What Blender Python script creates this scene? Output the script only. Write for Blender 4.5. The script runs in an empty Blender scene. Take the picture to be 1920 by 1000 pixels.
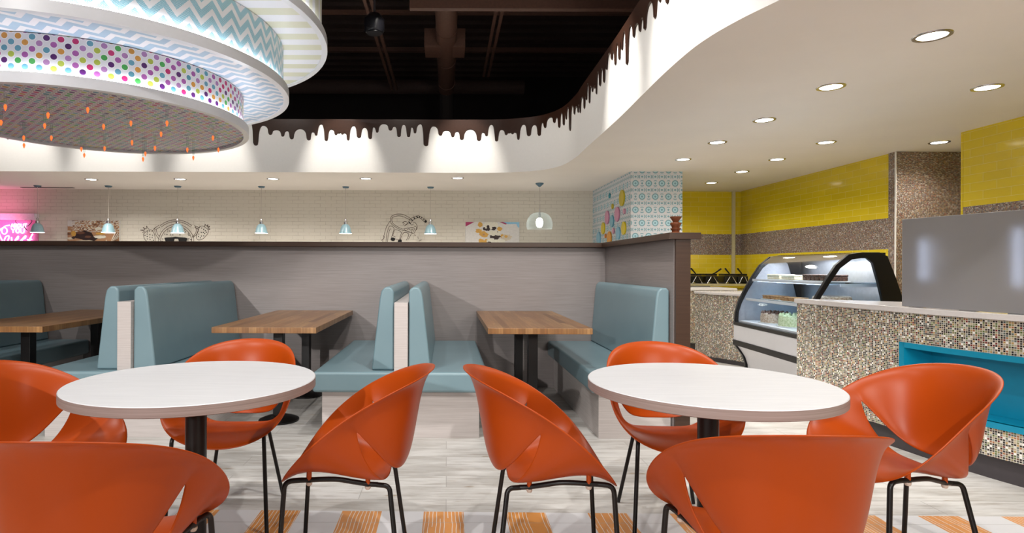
import bpy, bmesh, math, random
from mathutils import Vector, Matrix
random.seed(7)
PI = math.pi
C = bpy.context.scene.collection
sc = bpy.context.scene
R = math.radians

# ------------------------------------------------------------------ camera, world, exposure
F, CX, CY, H = 1100.0, 838.0, 500.0, 1.18
cd = bpy.data.cameras.new('camera'); cam = bpy.data.objects.new('camera', cd); C.objects.link(cam)
cd.sensor_width = 36; cd.lens = 36 * F / 1920; cd.shift_x = (960 - CX) / 1920; cd.shift_y = 0
cd.clip_start = .05; cd.clip_end = 100
cam.matrix_world = Matrix.Translation((0, 0, H)) @ Matrix.Rotation(PI / 2, 4, 'X') @ Matrix.Rotation(R(.2), 4, 'Z')
sc.camera = cam
sc.view_settings.view_transform = 'Standard'; sc.view_settings.look = 'None'
sc.view_settings.gamma = 1; sc.view_settings.use_curve_mapping = False
sc.view_settings.exposure = -0.1
w = bpy.data.worlds.new('world'); sc.world = w; w.use_nodes = True
w.node_tree.nodes['Background'].inputs[0].default_value = (.92, .95, 1, 1)
w.node_tree.nodes['Background'].inputs[1].default_value = .14

def at(px, py, D):
    "photo pixel -> point at depth D"
    a = px - CX; b = py - CY; t = R(.2); x = a * math.cos(t) + b * math.sin(t); y = -a * math.sin(t) + b * math.cos(t)
    return Vector((x / F * D, D, H - y / F * D))

def lamp(name, kind, loc, energy, target=None, color=(1, 1, 1), **kw):
    l = bpy.data.lights.new(name, kind); l.energy = energy; l.color = color
    for k, v in kw.items(): setattr(l, k, v)
    o = bpy.data.objects.new(name, l); C.objects.link(o); o.location = loc
    if target is not None:
        o.rotation_euler = (Vector(target) - Vector(loc)).to_track_quat('-Z', 'Y').to_euler()
    return o
WARM = (1, .94, .86); COOL = (.93, .96, 1)
# unseen soft fills added behind the camera: a weak frontal one, and one brightening the ceiling
lamp('front_fill', 'AREA', (-.5, -3.4, 2.4), 14, (-.5, 5, 1.0), COOL, shape='RECTANGLE', size=8, size_y=3)
lamp('ceiling_fill', 'AREA', (1.9, -.6, 1.9), 75, (2.6, 3.4, 3.6), WARM, shape='DISK', size=1.2)
# low raking light from the mall in front of the shop
lamp('mall_light', 'SPOT', (-3.6, -5.5, 2.75), 1500, (-2.2, -1.7, -.25), (1, .97, .94), spot_size=R(62), spot_blend=.12, shadow_soft_size=.06)
# track lighting in the open ceiling, high above the tables
for lx, ly, tx, ty, e in [(-2.6, .3, -1.2, 3.4, 330), (.1, .0, .2, 3.6, 330), (1.5, .9, .9, 3.0, 300), (-4.3, 3.0, -3.0, 5.0, 190), (-1.3, 2.6, -2.0, 5.4, 150), (.4, 2.9, .8, 5.5, 230), (-.3, 2.6, .0, 1.5, 160)]:
    lamp('track_light', 'SPOT', (lx, ly, 4.7), e, (tx, ty, 0), (1, .97, .93), spot_size=R(75), spot_blend=.5, shadow_soft_size=.05)
lamp('track_light', 'SPOT', (-5.2, .5, 4.6), 330, (-5.0, 5.7, .7), (1, .97, .93), spot_size=R(80), spot_blend=.6, shadow_soft_size=.05)  # extra spot, added only to brighten the left end of the divider
lamp('track_light', 'SPOT', (-3.2, -2.6, 4.95), 260, (-3.0, 5.0, 2.75), (1, .98, .96), spot_size=R(26), spot_blend=.4, shadow_soft_size=.02)
# wall washers that throw the bright scallops on the white soffit
for px, py, D, e in [(40, 296, 9.07, 45), (205, 296, 9.07, 45), (400, 296, 9.07, 45), (640, 296, 9.07, 55), (868, 296, 9.07, 55)]:
    p = at(px, py, D); lamp('wall_washer', 'SPOT', (p.x, p.y - 1.0, 4.35), e * 4.2, (p.x, p.y, 2.75), WARM, spot_size=R(44), spot_blend=.75, shadow_soft_size=.03)
    lamp('wall_washer', 'SPOT', (p.x + .8, p.y - 1.6, 4.3), 48, (p.x + .8, p.y, 2.9), WARM, spot_size=R(100), spot_blend=1, shadow_soft_size=.2)  # wide flood added to lift the soffit between the scallops
for px, py, D in [(1165, 170, 5.6), (1255, 70, 4.1)]:
    p = at(px, py, D); lamp('wall_washer', 'SPOT', (p.x - 1.0, p.y, 4.35), 300, (p.x, p.y, 2.85), WARM, spot_size=R(46), spot_blend=.75, shadow_soft_size=.03)
for y_ in (7.6, 6.2, 4.8, 3.4): lamp('wall_washer', 'SPOT', (.0, y_, 4.3), 50, (1.65, y_, 2.9), WARM, spot_size=R(100), spot_blend=1, shadow_soft_size=.2)  # broad floods added along the right side to brighten the whole soffit

# ------------------------------------------------------------------ node helpers
class NT:
    def __init__(s, name, rough=.5, metal=0, spec=.5, base=None):
        s.m = bpy.data.materials.new(name); s.m.use_nodes = True; s.t = s.m.node_tree; s.n = s.t.nodes
        s.b = s.n['Principled BSDF']; s.b.inputs['Roughness'].default_value = rough; s.b.inputs['Metallic'].default_value = metal
        s.b.inputs['Specular IOR Level'].default_value = spec
        if base: s.b.inputs['Base Color'].default_value = (*base, 1)
    def L(s, a, b): s.t.links.new(a, b)
    def inp(s, sock, v):
        if v is None: return
        if hasattr(v, 'is_output'): s.L(v, sock)
        elif isinstance(v, (tuple, list)) and len(v) == 3 and sock.type == 'RGBA': sock.default_value = (*v, 1)
        else: sock.default_value = v
    def M(s, op, a, b=None, c=None):
        n = s.n.new('ShaderNodeMath'); n.operation = op
        for i, v in enumerate((a, b, c)):
            if v is not None: s.inp(n.inputs[i], v)
        return n.outputs[0]
    def V(s, op, a, b=None):
        n = s.n.new('ShaderNodeVectorMath'); n.operation = op; s.inp(n.inputs[0], a); s.inp(n.inputs[1], b)
        return n.outputs[0] if op not in ('LENGTH', 'DISTANCE') else n.outputs['Value']
    def uv(s): return s.n.new('ShaderNodeUVMap').outputs[0]
    def obj(s): return s.n.new('ShaderNodeTexCoord').outputs['Object']
    def sep(s, v):
        n = s.n.new('ShaderNodeSeparateXYZ'); s.L(v, n.inputs[0]); return n.outputs[0], n.outputs[1], n.outputs[2]
    def comb(s, x, y, z=0.0):
        n = s.n.new('ShaderNodeCombineXYZ')
        for i, v in enumerate((x, y, z)): s.inp(n.inputs[i], v)
        return n.outputs[0]
    def mix(s, f, a, b):
        n = s.n.new('ShaderNodeMix'); n.data_type = 'RGBA'; s.inp(n.inputs[0], f); s.inp(n.inputs[6], a); s.inp(n.inputs[7], b); return n.outputs[2]
    def ramp(s, f, stops, interp='LINEAR'):
        n = s.n.new('ShaderNodeValToRGB'); r = n.color_ramp; r.interpolation = interp; s.inp(n.inputs[0], f)
        while len(r.elements) < len(stops): r.elements.new(.5)
        for e, (p, c) in zip(r.elements, stops): e.position = p; e.color = (*c, 1) if len(c) == 3 else c
        return n.outputs[0]
    def noise(s, v, scale=5, detail=3, rough=.5, out='Fac'):
        n = s.n.new('ShaderNodeTexNoise'); s.inp(n.inputs['Vector'], v); n.inputs['Scale'].default_value = scale
        n.inputs['Detail'].default_value = detail; n.inputs['Roughness'].default_value = rough; return n.outputs[out]
    def white(s, v, out='Value'):
        n = s.n.new('ShaderNodeTexWhiteNoise'); n.noise_dimensions = '3D'; s.inp(n.inputs['Vector'], v); return n.outputs[out]
    def brick(s, v, bw, rh, mortar, c1, c2, cm, offset=.5, bias=0, smooth=.1):
        n = s.n.new('ShaderNodeTexBrick'); s.inp(n.inputs['Vector'], v)
        n.offset = offset; n.inputs['Scale'].default_value = 1; n.inputs['Brick Width'].default_value = bw; n.inputs['Row Height'].default_value = rh
        n.inputs['Mortar Size'].default_value = mortar; n.inputs['Mortar Smooth'].default_value = smooth; n.inputs['Bias'].default_value = bias
        s.inp(n.inputs['Color1'], c1); s.inp(n.inputs['Color2'], c2); s.inp(n.inputs['Mortar'], cm); return n
    def bump(s, h, strength=.3, dist=.01):
        n = s.n.new('ShaderNodeBump'); n.inputs['Strength'].default_value = strength; n.inputs['Distance'].default_value = dist
        s.L(h, n.inputs['Height']); s.L(n.outputs[0], s.b.inputs['Normal'])
    def base(s, v): s.inp(s.b.inputs['Base Color'], v)
    def rough(s, v): s.inp(s.b.inputs['Roughness'], v)

def plain(name, col, rough=.5, metal=0, spec=.5, var=.06, scale=30):
    t = NT(name, rough, metal, spec)
    n = t.noise(t.obj(), scale, 3)
    d = tuple(c * (1 - var) for c in col); l = tuple(min(1, c * (1 + var)) for c in col)
    t.base(t.ramp(n, [(.3, d), (.7, l)])); return t.m
def emit(name, col, strength):
    t = NT(name, .5, base=(.8, .8, .8)); t.b.inputs['Emission Color'].default_value = (*col, 1); t.b.inputs['Emission Strength'].default_value = strength; return t.m
def glass(name, tint=(1, 1, 1), gloss=.12, rough=.02):
    t = NT(name); n = t.n; tr = n.new('ShaderNodeBsdfTransparent'); tr.inputs[0].default_value = (*tint, 1)
    gl = n.new('ShaderNodeBsdfGlossy'); gl.inputs['Roughness'].default_value = rough
    fr = n.new('ShaderNodeLayerWeight'); fr.inputs[0].default_value = gloss
    mx = n.new('ShaderNodeMixShader'); t.L(fr.outputs['Fresnel'], mx.inputs[0]); t.L(tr.outputs[0], mx.inputs[1]); t.L(gl.outputs[0], mx.inputs[2])
    t.L(mx.outputs[0], n['Material Output'].inputs[0]); return t.m

def mosaic(name, palette, grout, size=.0122):
    t = NT(name, .25); u, v, _ = t.sep(t.uv()); u = t.M('DIVIDE', u, size); v = t.M('DIVIDE', v, size)
    cu, cv = t.M('FLOOR', u), t.M('FLOOR', v)
    r = t.white(t.comb(cu, cv, 3.0)); n = len(palette)
    col = t.ramp(r, [(i / n, c) for i, c in enumerate(palette)], 'CONSTANT')
    fu = t.M('ABSOLUTE', t.M('SUBTRACT', t.M('FRACT', u), .5)); fv = t.M('ABSOLUTE', t.M('SUBTRACT', t.M('FRACT', v), .5))
    g = t.M('GREATER_THAN', t.M('MAXIMUM', fu, fv), .41)
    t.base(t.mix(g, col, grout)); t.rough(t.M('MULTIPLY_ADD', g, .5, .15))
    return t.m
PAL = [(.015, .012, .01), (.012, .01, .01), (.62, .60, .55), (.22, .20, .09), (.02, .016, .014), (.34, .14, .06), (.10, .13, .12), (.45, .38, .25), (.03, .02, .018), (.10, .14, .04), (.30, .26, .2), (.17, .02, .02), (.8, .79, .76), (.05, .04, .035), (.25, .27, .25), (.42, .26, .09), (.12, .06, .035), (.3, .32, .18)]
PAL2 = [(.10, .05, .035), (.34, .30, .27), (.16, .10, .05), (.05, .035, .03), (.28, .11, .06), (.12, .11, .12), (.30, .22, .15), (.07, .04, .035), (.17, .13, .07), (.22, .18, .16), (.14, .03, .03), (.5, .46, .43), (.09, .06, .05), (.17, .16, .18), (.3, .18, .08)]
m_mosaic = mosaic('mosaic_tile', PAL, (.62, .57, .50))
m_mosaic_wall = mosaic('wall_mosaic_tile', PAL2, (.34, .28, .24), .0125)

t = NT('yellow_glass_tile', .12); bk = t.brick(t.uv(), .30, .09, .0022, (.76, .58, .02), (.70, .53, .018), (.80, .68, .18)); t.base(bk.outputs[0]); m_yellow = t.m
def painted_brick():
    t = NT('painted_brick', .6); uv = t.uv()
    off = t.n.new('ShaderNodeVectorMath'); off.operation = 'SCALE'; t.L(t.noise(uv, 9, 3, .5, 'Color'), off.inputs[0]); off.inputs['Scale'].default_value = .018
    vv = t.V('ADD', uv, off.outputs[0])
    bk = t.brick(vv, .21, .068, .0045, (.70, .66, .58), (.66, .62, .54), (.40, .35, .29), smooth=.4)
    soft = t.ramp(t.noise(uv, 4, 3), [(.38, (0, 0, 0)), (.62, (1, 1, 1))])
    f = t.M('MULTIPLY', bk.outputs['Fac'], t.M('MULTIPLY_ADD', soft, .45, .22))
    t.base(t.mix(f, (.69, .65, .57), (.42, .37, .31)))
    h = t.M('SUBTRACT', t.M('MULTIPLY', t.noise(uv, 30, 4), .3), bk.outputs['Fac']); t.bump(h, .35, .008); return t.m
m_brick = painted_brick()

def laminate(name, c1, c2, sx=3, sy=160, rough=.45):
    t = NT(name, rough); u, v, _ = t.sep(t.uv())
    n1 = t.noise(t.comb(t.M('MULTIPLY', u, sx), t.M('MULTIPLY', v, sy), 0.0), 1, 4, .6)
    n2 = t.noise(t.comb(t.M('MULTIPLY', u, sx * .5), t.M('MULTIPLY', v, sy * 3), 4.0), 1, 2, .6)
    f = t.M('ADD', t.M('MULTIPLY', n1, .65), t.M('MULTIPLY', n2, .35))
    t.base(t.ramp(f, [(.35, c1), (.62, c2)])); return t.m
m_lam = laminate('grey_linen_laminate', (.205, .178, .170), (.275, .243, .235))
m_lamlight = laminate('pale_linen_laminate', (.47, .42, .40), (.60, .55, .53))
m_edge = laminate('beige_table_edging', (.25, .185, .165), (.35, .275, .25), 3, 220)
m_tabletop = laminate('white_table_laminate', (.60, .60, .62), (.67, .67, .69), 4, 70, .38)
m_brown = laminate('dark_brown_laminate', (.042, .019, .010), (.060, .029, .016), 2, 60, .4)

def wood_blocks(name):
    t = NT(name, .33); u, v, _ = t.sep(t.uv())       # u across the boards, v along
    b = t.M('FLOOR', t.M('DIVIDE', u, .052)); seg = t.M('FLOOR', t.M('DIVIDE', t.M('ADD', v, t.M('MULTIPLY', t.white(t.comb(b, 1.0)), 2)), .9))
    r = t.white(t.comb(b, seg, 2.0)); base = t.ramp(r, [(0, (.15, .062, .02)), (.3, (.29, .14, .05)), (.6, (.40, .22, .09)), (.8, (.25, .11, .038)), (1, (.35, .18, .07))])
    g = t.noise(t.comb(t.M('MULTIPLY', u, 60), t.M('MULTIPLY', v, 3), t.M('MULTIPLY', r, 20)), 1, 4, .6)
    t.base(t.mix(t.ramp(g, [(.42, (.55, .55, .55)), (.62, (0, 0, 0))]), base, (.16, .075, .03)))
    return t.m
m_wood = wood_blocks('butcher_block_wood')

def floor_wood():
    t = NT('whitewashed_plank_floor', .38); uv = t.uv(); u, v, _ = t.sep(uv)
    bk = t.brick(uv, 1.2, .165, .0018, (0, 0, 0), (1, 1, 1), (.5, .5, .5), .37)
    shade = t.ramp(bk.outputs[0], [(0, (.44, .42, .395)), (.5, (.525, .51, .485)), (1, (.60, .585, .57))])
    row = t.M('FLOOR', t.M('DIVIDE', v, .165))
    g = t.noise(t.comb(t.M('MULTIPLY', u, 3.2), t.M('MULTIPLY', v, 42), row), 1, 5, .65)
    kn = t.noise(t.comb(t.M('MULTIPLY', u, 5), t.M('MULTIPLY', v, 16), row), 1, 3, .5)
    c = t.mix(t.ramp(g, [(.33, (.8, .8, .8)), (.54, (0, 0, 0))]), shade, (.31, .275, .24))
    c = t.mix(t.ramp(kn, [(.66, (0, 0, 0)), (.74, (.7, .7, .7))]), c, (.26, .18, .10))
    wp = t.noise(t.comb(t.M('MULTIPLY', u, 2.2), t.M('MULTIPLY', v, 9), t.M('MULTIPLY', row, 3.7)), 1, 4, .6); c = t.mix(t.ramp(wp, [(.48, (0, 0, 0)), (.66, (.75, .75, .75))]), c, (.66, .645, .62))
    c = t.mix(t.M('MULTIPLY', bk.outputs['Fac'], .7), c, (.25, .23, .21)); t.base(c)
    t.rough(t.M('MULTIPLY_ADD', g, .3, .28)); t.bump(g, .06, .003); return t.m
m_floor = floor_wood()
def floor_print():
    t = NT('orange_and_white_printed_floor', .33); uv = t.uv(); u, v, _ = t.sep(uv)
    per = .392; s = t.M('DIVIDE', t.M('ADD', u, .107 + per * 40), per); f = t.M('FRACT', s); cell = t.M('FLOOR', s)
    org = t.M('LESS_THAN', f, .485)
    wob = t.M('MULTIPLY', t.noise(t.comb(t.M('MULTIPLY', u, 4), t.M('MULTIPLY', v, 5), cell), 1, 2), .022)
    ln = t.M('FRACT', t.M('MULTIPLY', t.M('ADD', u, wob), 56))
    gate = t.M('GREATER_THAN', t.noise(t.comb(t.M('MULTIPLY', t.M('FLOOR', t.M('MULTIPLY', t.M('ADD', u, wob), 56)), 7.3), t.M('MULTIPLY', v, 1.0), cell), 1, 1), .43)
    line = t.M('MULTIPLY', t.M('LESS_THAN', ln, .17), gate)
    oc = t.mix(line, (.66, .28, .075), (.70, .66, .62))
    c = t.mix(org, (.66, .655, .67), oc)
    joint = t.M('LESS_THAN', t.M('FRACT', t.M('DIVIDE', v, .45)), .006)
    c = t.mix(joint, c, (.35, .33, .32)); t.base(c); return t.m
m_floorprint = floor_print()

m_ceil = plain('ceiling_paint', (.82, .77, .72), .7, var=.015, scale=2)
m_white = plain('white_soffit_paint', (.86, .85, .83), .6, var=.01)
m_choc = plain('glossy_chocolate_paint', (.035, .014, .008), .3, var=.1)
m_blackmetal = plain('black_powdercoat', (.006, .005, .005), .35, spec=.35)
m_black = plain('black_gloss', (.006, .006, .008), .3, spec=.3)
m_kick = plain('charcoal_kickplate', (.045, .038, .042), .5)
m_deck = plain('dark_ceiling_deck', (.030, .014, .010), .8, var=.2)
m_duct = plain('brown_painted_duct', (.095, .042, .026), .6, var=.15)
m_void = plain('dark_plenum', (.012, .007, .006), .9)  # near-black coat of the plenum walls and drop pipe
def vinyl():
    t = NT('blue_grey_vinyl', .36); n = t.noise(t.obj(), 300, 2); t.bump(n, .05, .001)
    t.base(t.ramp(t.noise(t.obj(), 3, 2), [(.3, (.170, .262, .300)), (.7, (.190, .288, .325))])); return t.m
m_vinyl = vinyl()
m_orange = plain('orange_moulded_plastic', (.37, .050, .002), .36, spec=.28, var=.03, scale=3)
m_glide = plain('translucent_glide', (.55, .45, .38), .4)
m_chrome = plain('brushed_chrome', (.6, .6, .62), .25, 1)
m_steel = plain('stainless_steel', (.55, .55, .56), .35, 1)
m_ringwhite = plain('white_ring_enamel', (.74, .75, .79), .3, var=.01)
m_turq = plain('turquoise_lacquer', (.0, .225, .37), .4, var=.02)
m_quartz = plain('white_quartz', (.70, .67, .66), .15, var=.03, scale=60)
m_shade = plain('pale_blue_enamel', (.27, .43, .50), .3)
m_darkblue = plain('blue_grey_canopy', (.08, .16, .22), .4)
m_cord = plain('pale_cord', (.55, .50, .45), .6)
m_caseglass = glass('clear_case_glass', (.96, .98, .99), .045)
def smoky():
    t = NT('smoky_globe_glass', .12, base=(.55, .62, .64)); n = t.n; tr = n.new('ShaderNodeBsdfTransparent'); tr.inputs[0].default_value = (.93, .97, .97, 1)
    lw = n.new('ShaderNodeLayerWeight'); lw.inputs[0].default_value = .35; mx = n.new('ShaderNodeMixShader')
    t.L(t.M('MULTIPLY_ADD', lw.outputs['Facing'], .45, .08), mx.inputs[0]); t.L(tr.outputs[0], mx.inputs[1]); t.L(t.b.outputs[0], mx.inputs[2]); t.L(mx.outputs[0], n['Material Output'].inputs[0]); return t.m
m_pendglass = smoky()
m_tube = smoky(); m_tube.name = 'smoky_lamp_tube'
m_glow = emit('downlight_glow', (1, .97, .93), 9)
m_led = emit('led_strip', (.93, .96, 1), 19)
m_ledblue = emit('cool_led_strip', (.66, .78, 1), 15)
m_bulb = emit('bulb_glow', (1, .93, .82), 22)
m_flame = emit('amber_flame_bulb', (1, .17, .035), 1.5)
m_flame.node_tree.nodes['Principled BSDF'].inputs['Base Color'].default_value = (.25, .04, .01, 1)
m_pendglow = emit('pendant_glow', (1, .97, .92), 7)
m_terra = plain('brown_glazed_ceramic', (.17, .05, .02), .2)

# frosted panel: the light tubes behind it show through as soft streaks
t = NT('frosted_panel', .55, 0, .5); t.b.inputs['Transmission Weight'].default_value = .5
t.base(t.ramp(t.noise(t.obj(), 2, 2), [(.3, (.36, .36, .385)), (.7, (.41, .41, .435))])); m_frost = t.m

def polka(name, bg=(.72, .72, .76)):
    t = NT(name, .45); u, v, _ = t.sep(t.uv()); px_, py_ = .083, .080
    u1 = t.M('DIVIDE', u, px_); v1 = t.M('DIVIDE', v, py_)
    def lat(ou, ov, k):
        a = t.M('ADD', u1, ou); b = t.M('ADD', v1, ov); fa = t.M('SUBTRACT', t.M('FRACT', a), .5); fb = t.M('SUBTRACT', t.M('FRACT', b), .5)
        d = t.M('SQRT', t.M('ADD', t.M('POWER', t.M('MULTIPLY', fa, px_), 2), t.M('POWER', t.M('MULTIPLY', fb, py_), 2)))
        r = t.white(t.comb(t.M('FLOOR', a), t.M('FLOOR', b), k)); return d, r
    d0, r0 = lat(0.0, 0.0, 1.0); d1, r1 = lat(.5, .5, 5.0)
    pick = t.M('LESS_THAN', d1, d0); d = t.M('MINIMUM', d0, d1)
    r = t.M('ADD', t.M('MULTIPLY', r1, pick), t.M('MULTIPLY', r0, t.M('SUBTRACT', 1, pick)))
    pal = [(.36, .10, .36), (.10, .30, .40), (.50, .02, .14), (.08, .01, .13), (.42, .50, .07), (.60, .28, .05), (.06, .36, .08), (.40, .20, .44), (.36, .10, .36), (.12, .32, .44)]
    col = t.ramp(r, [(i / len(pal), c) for i, c in enumerate(pal)], 'CONSTANT')
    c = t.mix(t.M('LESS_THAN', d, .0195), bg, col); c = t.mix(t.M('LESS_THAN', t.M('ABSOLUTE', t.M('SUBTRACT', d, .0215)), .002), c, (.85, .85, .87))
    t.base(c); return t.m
m_polka = polka('polka_dot_print'); m_polka2 = polka('polka_dot_print_shaded', (.55, .50, .50))  # underside copy: the shade there is mixed into a darker ground
def chevron(name, blue, white, wl=.175, per=.112, amp=.05, dots=True):
    t = NT(name, .45); u, v, _ = t.sep(t.uv())
    tri = t.M('ABSOLUTE', t.M('SUBTRACT', t.M('FRACT', t.M('DIVIDE', u, wl)), .5)); z = t.M('SUBTRACT', v, t.M('MULTIPLY', tri, amp * 4))
    band = t.M('LESS_THAN', t.M('FRACT', t.M('DIVIDE', z, per)), .55)
    b = blue
    if dots:
        q = .0075; a = t.M('DIVIDE', u, q); e = t.M('DIVIDE', v, q); a = t.M('ADD', a, t.M('MULTIPLY', t.M('MODULO', t.M('FLOOR', e), 2), .5))
        fa = t.M('SUBTRACT', t.M('FRACT', a), .5); fb = t.M('SUBTRACT', t.M('FRACT', e), .5)
        dd = t.M('LESS_THAN', t.M('SQRT', t.M('ADD', t.M('POWER', fa, 2), t.M('POWER', fb, 2))), .33); b = t.mix(dd, blue, (.72, .84, .88))
    t.base(t.mix(band, white, b)); return t.m
m_chev = chevron('blue_chevron_print', (.10, .36, .48), (.74, .74, .77))
m_chev2 = chevron('pale_chevron_print', (.38, .52, .66), (.80, .78, .82), .17, .12, .038, False)
t = NT('cream_stripe_print', .45); u, v, _ = t.sep(t.uv()); t.base(t.mix(t.M('LESS_THAN', t.M('FRACT', t.M('DIVIDE', v, .25)), .5), (.80, .80, .84), (.66, .65, .50))); m_stripe = t.m
t = NT('cream_stripe_print_upright', .45); u, v, _ = t.sep(t.uv()); t.base(t.mix(t.M('LESS_THAN', t.M('FRACT', t.M('DIVIDE', u, .16)), .5), (.78, .78, .80), (.66, .65, .52))); m_stripe2 = t.m

def ringpaper():
    t = NT('blue_ring_wallpaper', .5); u, v, _ = t.sep(t.uv()); c = .10; a = t.M('DIVIDE', u, c); b = t.M('DIVIDE', v, c)
    fa = t.M('SUBTRACT', t.M('FRACT', a), .5); fb = t.M('SUBTRACT', t.M('FRACT', b), .5)
    d = t.M('SQRT', t.M('ADD', t.M('POWER', fa, 2), t.M('POWER', fb, 2)))
    ia, ib = t.M('FLOOR', a), t.M('FLOOR', b)
    big = t.M('MULTIPLY', t.M('LESS_THAN', t.M('MODULO', t.M('ADD', t.M('ADD', ia, t.M('FLOOR', t.M('MULTIPLY', ib, .5))), 400.0), 2), .5), t.M('LESS_THAN', t.M('MODULO', t.M('ADD', ib, 400.0), 2), .5))
    W = (.66, .66, .70); Bc = (.20, .38, .45); Lb = (.45, .68, .78)
    cb = t.ramp(d, [(0, Bc), (.16, Lb), (.33, Bc), (.5, W)], 'CONSTANT')
    dif = t.M('SUBTRACT', t.M('ABSOLUTE', fb), t.M('ABSOLUTE', fa)); odd = t.M('GREATER_THAN', t.M('MODULO', t.M('ADD', ib, 400.0), 2), .5)
    arc = t.M('GREATER_THAN', t.M('MULTIPLY', dif, t.M('MULTIPLY_ADD', odd, -2.0, 1.0)), .10)
    cs1 = t.ramp(d, [(0, Bc), (.15, Lb), (.25, W), (.34, Bc), (.47, W)], 'CONSTANT')
    cs0 = t.ramp(d, [(0, Bc), (.15, W), (.36, Lb), (.42, W)], 'CONSTANT')
    t.base(t.mix(big, t.mix(arc, cs0, cs1), cb)); return t.m
m_rings = ringpaper()

# ------------------------------------------------------------------ mesh helpers
class MB:
    def __init__(s): s.v = []; s.f = []; s.uv = {}; s.mi = {}; s.mats = None; s.cur = 0
    def face(s, idx, uv=None):
        s.f.append(tuple(idx)); k = len(s.f) - 1
        if uv: s.uv[k] = uv
        s.mi[k] = s.cur
    def add(s, vs, fs):
        o = len(s.v); s.v += [tuple(p) for p in vs]
        for f in fs: s.face([i + o for i in f])
        return s
    def box(s, x0, x1, y0, y1, z0, z1):
        return s.add([(x0, y0, z0), (x1, y0, z0), (x1, y1, z0), (x0, y1, z0), (x0, y0, z1), (x1, y0, z1), (x1, y1, z1), (x0, y1, z1)],
                     [(0, 3, 2, 1), (4, 5, 6, 7), (0, 1, 5, 4), (1, 2, 6, 5), (2, 3, 7, 6), (3, 0, 4, 7)])
    def prism(s, pts, a0, a1, axis='z'):
        "polygon pts extruded along axis"
        def P(p, a): return {'z': (p[0], p[1], a), 'y': (p[0], a, p[1]), 'x': (a, p[0], p[1])}[axis]
        n = len(pts); return s.add([P(p, a0) for p in pts] + [P(p, a1) for p in pts], [tuple(range(n - 1, -1, -1)), tuple(range(n, 2 * n))] + [(i, (i + 1) % n, n + (i + 1) % n, n + i) for i in range(n)])
    def tube(s, pts, r, n=10, cap=True):
        pts = [Vector(p) for p in pts]; rs = r if isinstance(r, (list, tuple)) else [r] * len(pts); o = len(s.v); up = None
        for i, p in enumerate(pts):
            d = (pts[min(i + 1, len(pts) - 1)] - pts[max(i - 1, 0)]).normalized()
            if up is None: up = Vector((0, 0, 1)) if abs(d.z) < .9 else Vector((1, 0, 0))
            a = d.cross(up).normalized(); b = a.cross(d).normalized(); up = b
            for k in range(n):
                q = 2 * PI * k / n; s.v.append(tuple(p + (a * math.cos(q) + b * math.sin(q)) * rs[i]))
        for i in range(len(pts) - 1):
            for k in range(n): s.face((o + i * n + k, o + i * n + (k + 1) % n, o + (i + 1) * n + (k + 1) % n, o + (i + 1) * n + k))
        if cap: s.face([o + k for k in range(n)][::-1]); s.face([o + (len(pts) - 1) * n + k for k in range(n)])
        return s
    def lathe(s, prof, c=(0, 0, 0), n=32, close=False):
        "prof: (r,z) list"
        o = len(s.v); m = len(prof)
        for k in range(n):
            q = 2 * PI * k / n
            for r, z in prof: s.v.append((c[0] + r * math.cos(q), c[1] + r * math.sin(q), c[2] + z))
        L = m if close else m - 1
        for k in range(n):
            k2 = (k + 1) % n
            for i in range(L):
                j = (i + 1) % m; A = (o + k * m + i, o + k2 * m + i, o + k2 * m + j, o + k * m + j)
                ra, rb = prof[i][0], prof[j][0]
                uvs = [(2 * PI * k / n * max(ra, rb), prof[i][1]), (2 * PI * (k + 1) / n * max(ra, rb), prof[i][1]), (2 * PI * (k + 1) / n * max(ra, rb), prof[j][1]), (2 * PI * k / n * max(ra, rb), prof[j][1])]
                if abs(prof[i][1] - prof[j][1]) < 1e-5: uvs = None
                if ra < 1e-6: A = (A[0], A[2], A[3]); uvs = None
                elif rb < 1e-6: A = A[:3]; uvs = None
                s.face(A, uvs)
        return s
    def build(s, name, mat, parent=None, smooth=None, bevel=0, seg=2, solid=0, sub=0, loc=None):
        me = bpy.data.meshes.new(name); me.from_pydata(s.v, [], s.f); mats = mat if isinstance(mat, (list, tuple)) else [mat]
        for m in mats: me.materials.append(m)
        for k, p in enumerate(me.polygons): p.material_index = min(s.mi.get(k, 0), len(mats) - 1)
        uvl = me.uv_layers.new(name='UVMap')
        for k, p in enumerate(me.polygons):
            n = p.normal; ax = max(range(3), key=lambda i: abs(n[i])); u = s.uv.get(k)
            for j, li in enumerate(p.loop_indices):
                if u: uvl.data[li].uv = u[j]
                else:
                    q = me.vertices[me.loops[li].vertex_index].co; uvl.data[li].uv = ((q.y, q.z), (q.x, q.z), (q.x, q.y))[ax]
        o = bpy.data.objects.new(name, me); C.objects.link(o)
        if parent is not None: o.parent = parent
        if loc is not None: o.location = loc
        if smooth is not None:
            for p in me.polygons: p.use_smooth = True
            if smooth: me.set_sharp_from_angle(angle=R(smooth))
        if solid: m = o.modifiers.new('solid', 'SOLIDIFY'); m.thickness = solid; m.offset = 0
        if bevel:
            m = o.modifiers.new('bevel', 'BEVEL'); m.width = bevel; m.segments = seg; m.limit_method = 'ANGLE'; m.angle_limit = R(40)
            if smooth is None:
                for p in me.polygons: p.use_smooth = True
                me.set_sharp_from_angle(angle=R(180)); wn = o.modifiers.new('wn', 'WEIGHTED_NORMAL'); wn.keep_sharp = False
        if sub: m = o.modifiers.new('sub', 'SUBSURF'); m.levels = sub; m.render_levels = sub
        return o
def tag(o, label, cat, group=None, kind=None):
    o['label'] = label; o['category'] = cat
    if group: o['group'] = group
    if kind: o['kind'] = kind
    return o
def struct(o): o['kind'] = 'structure'; return o
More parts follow.
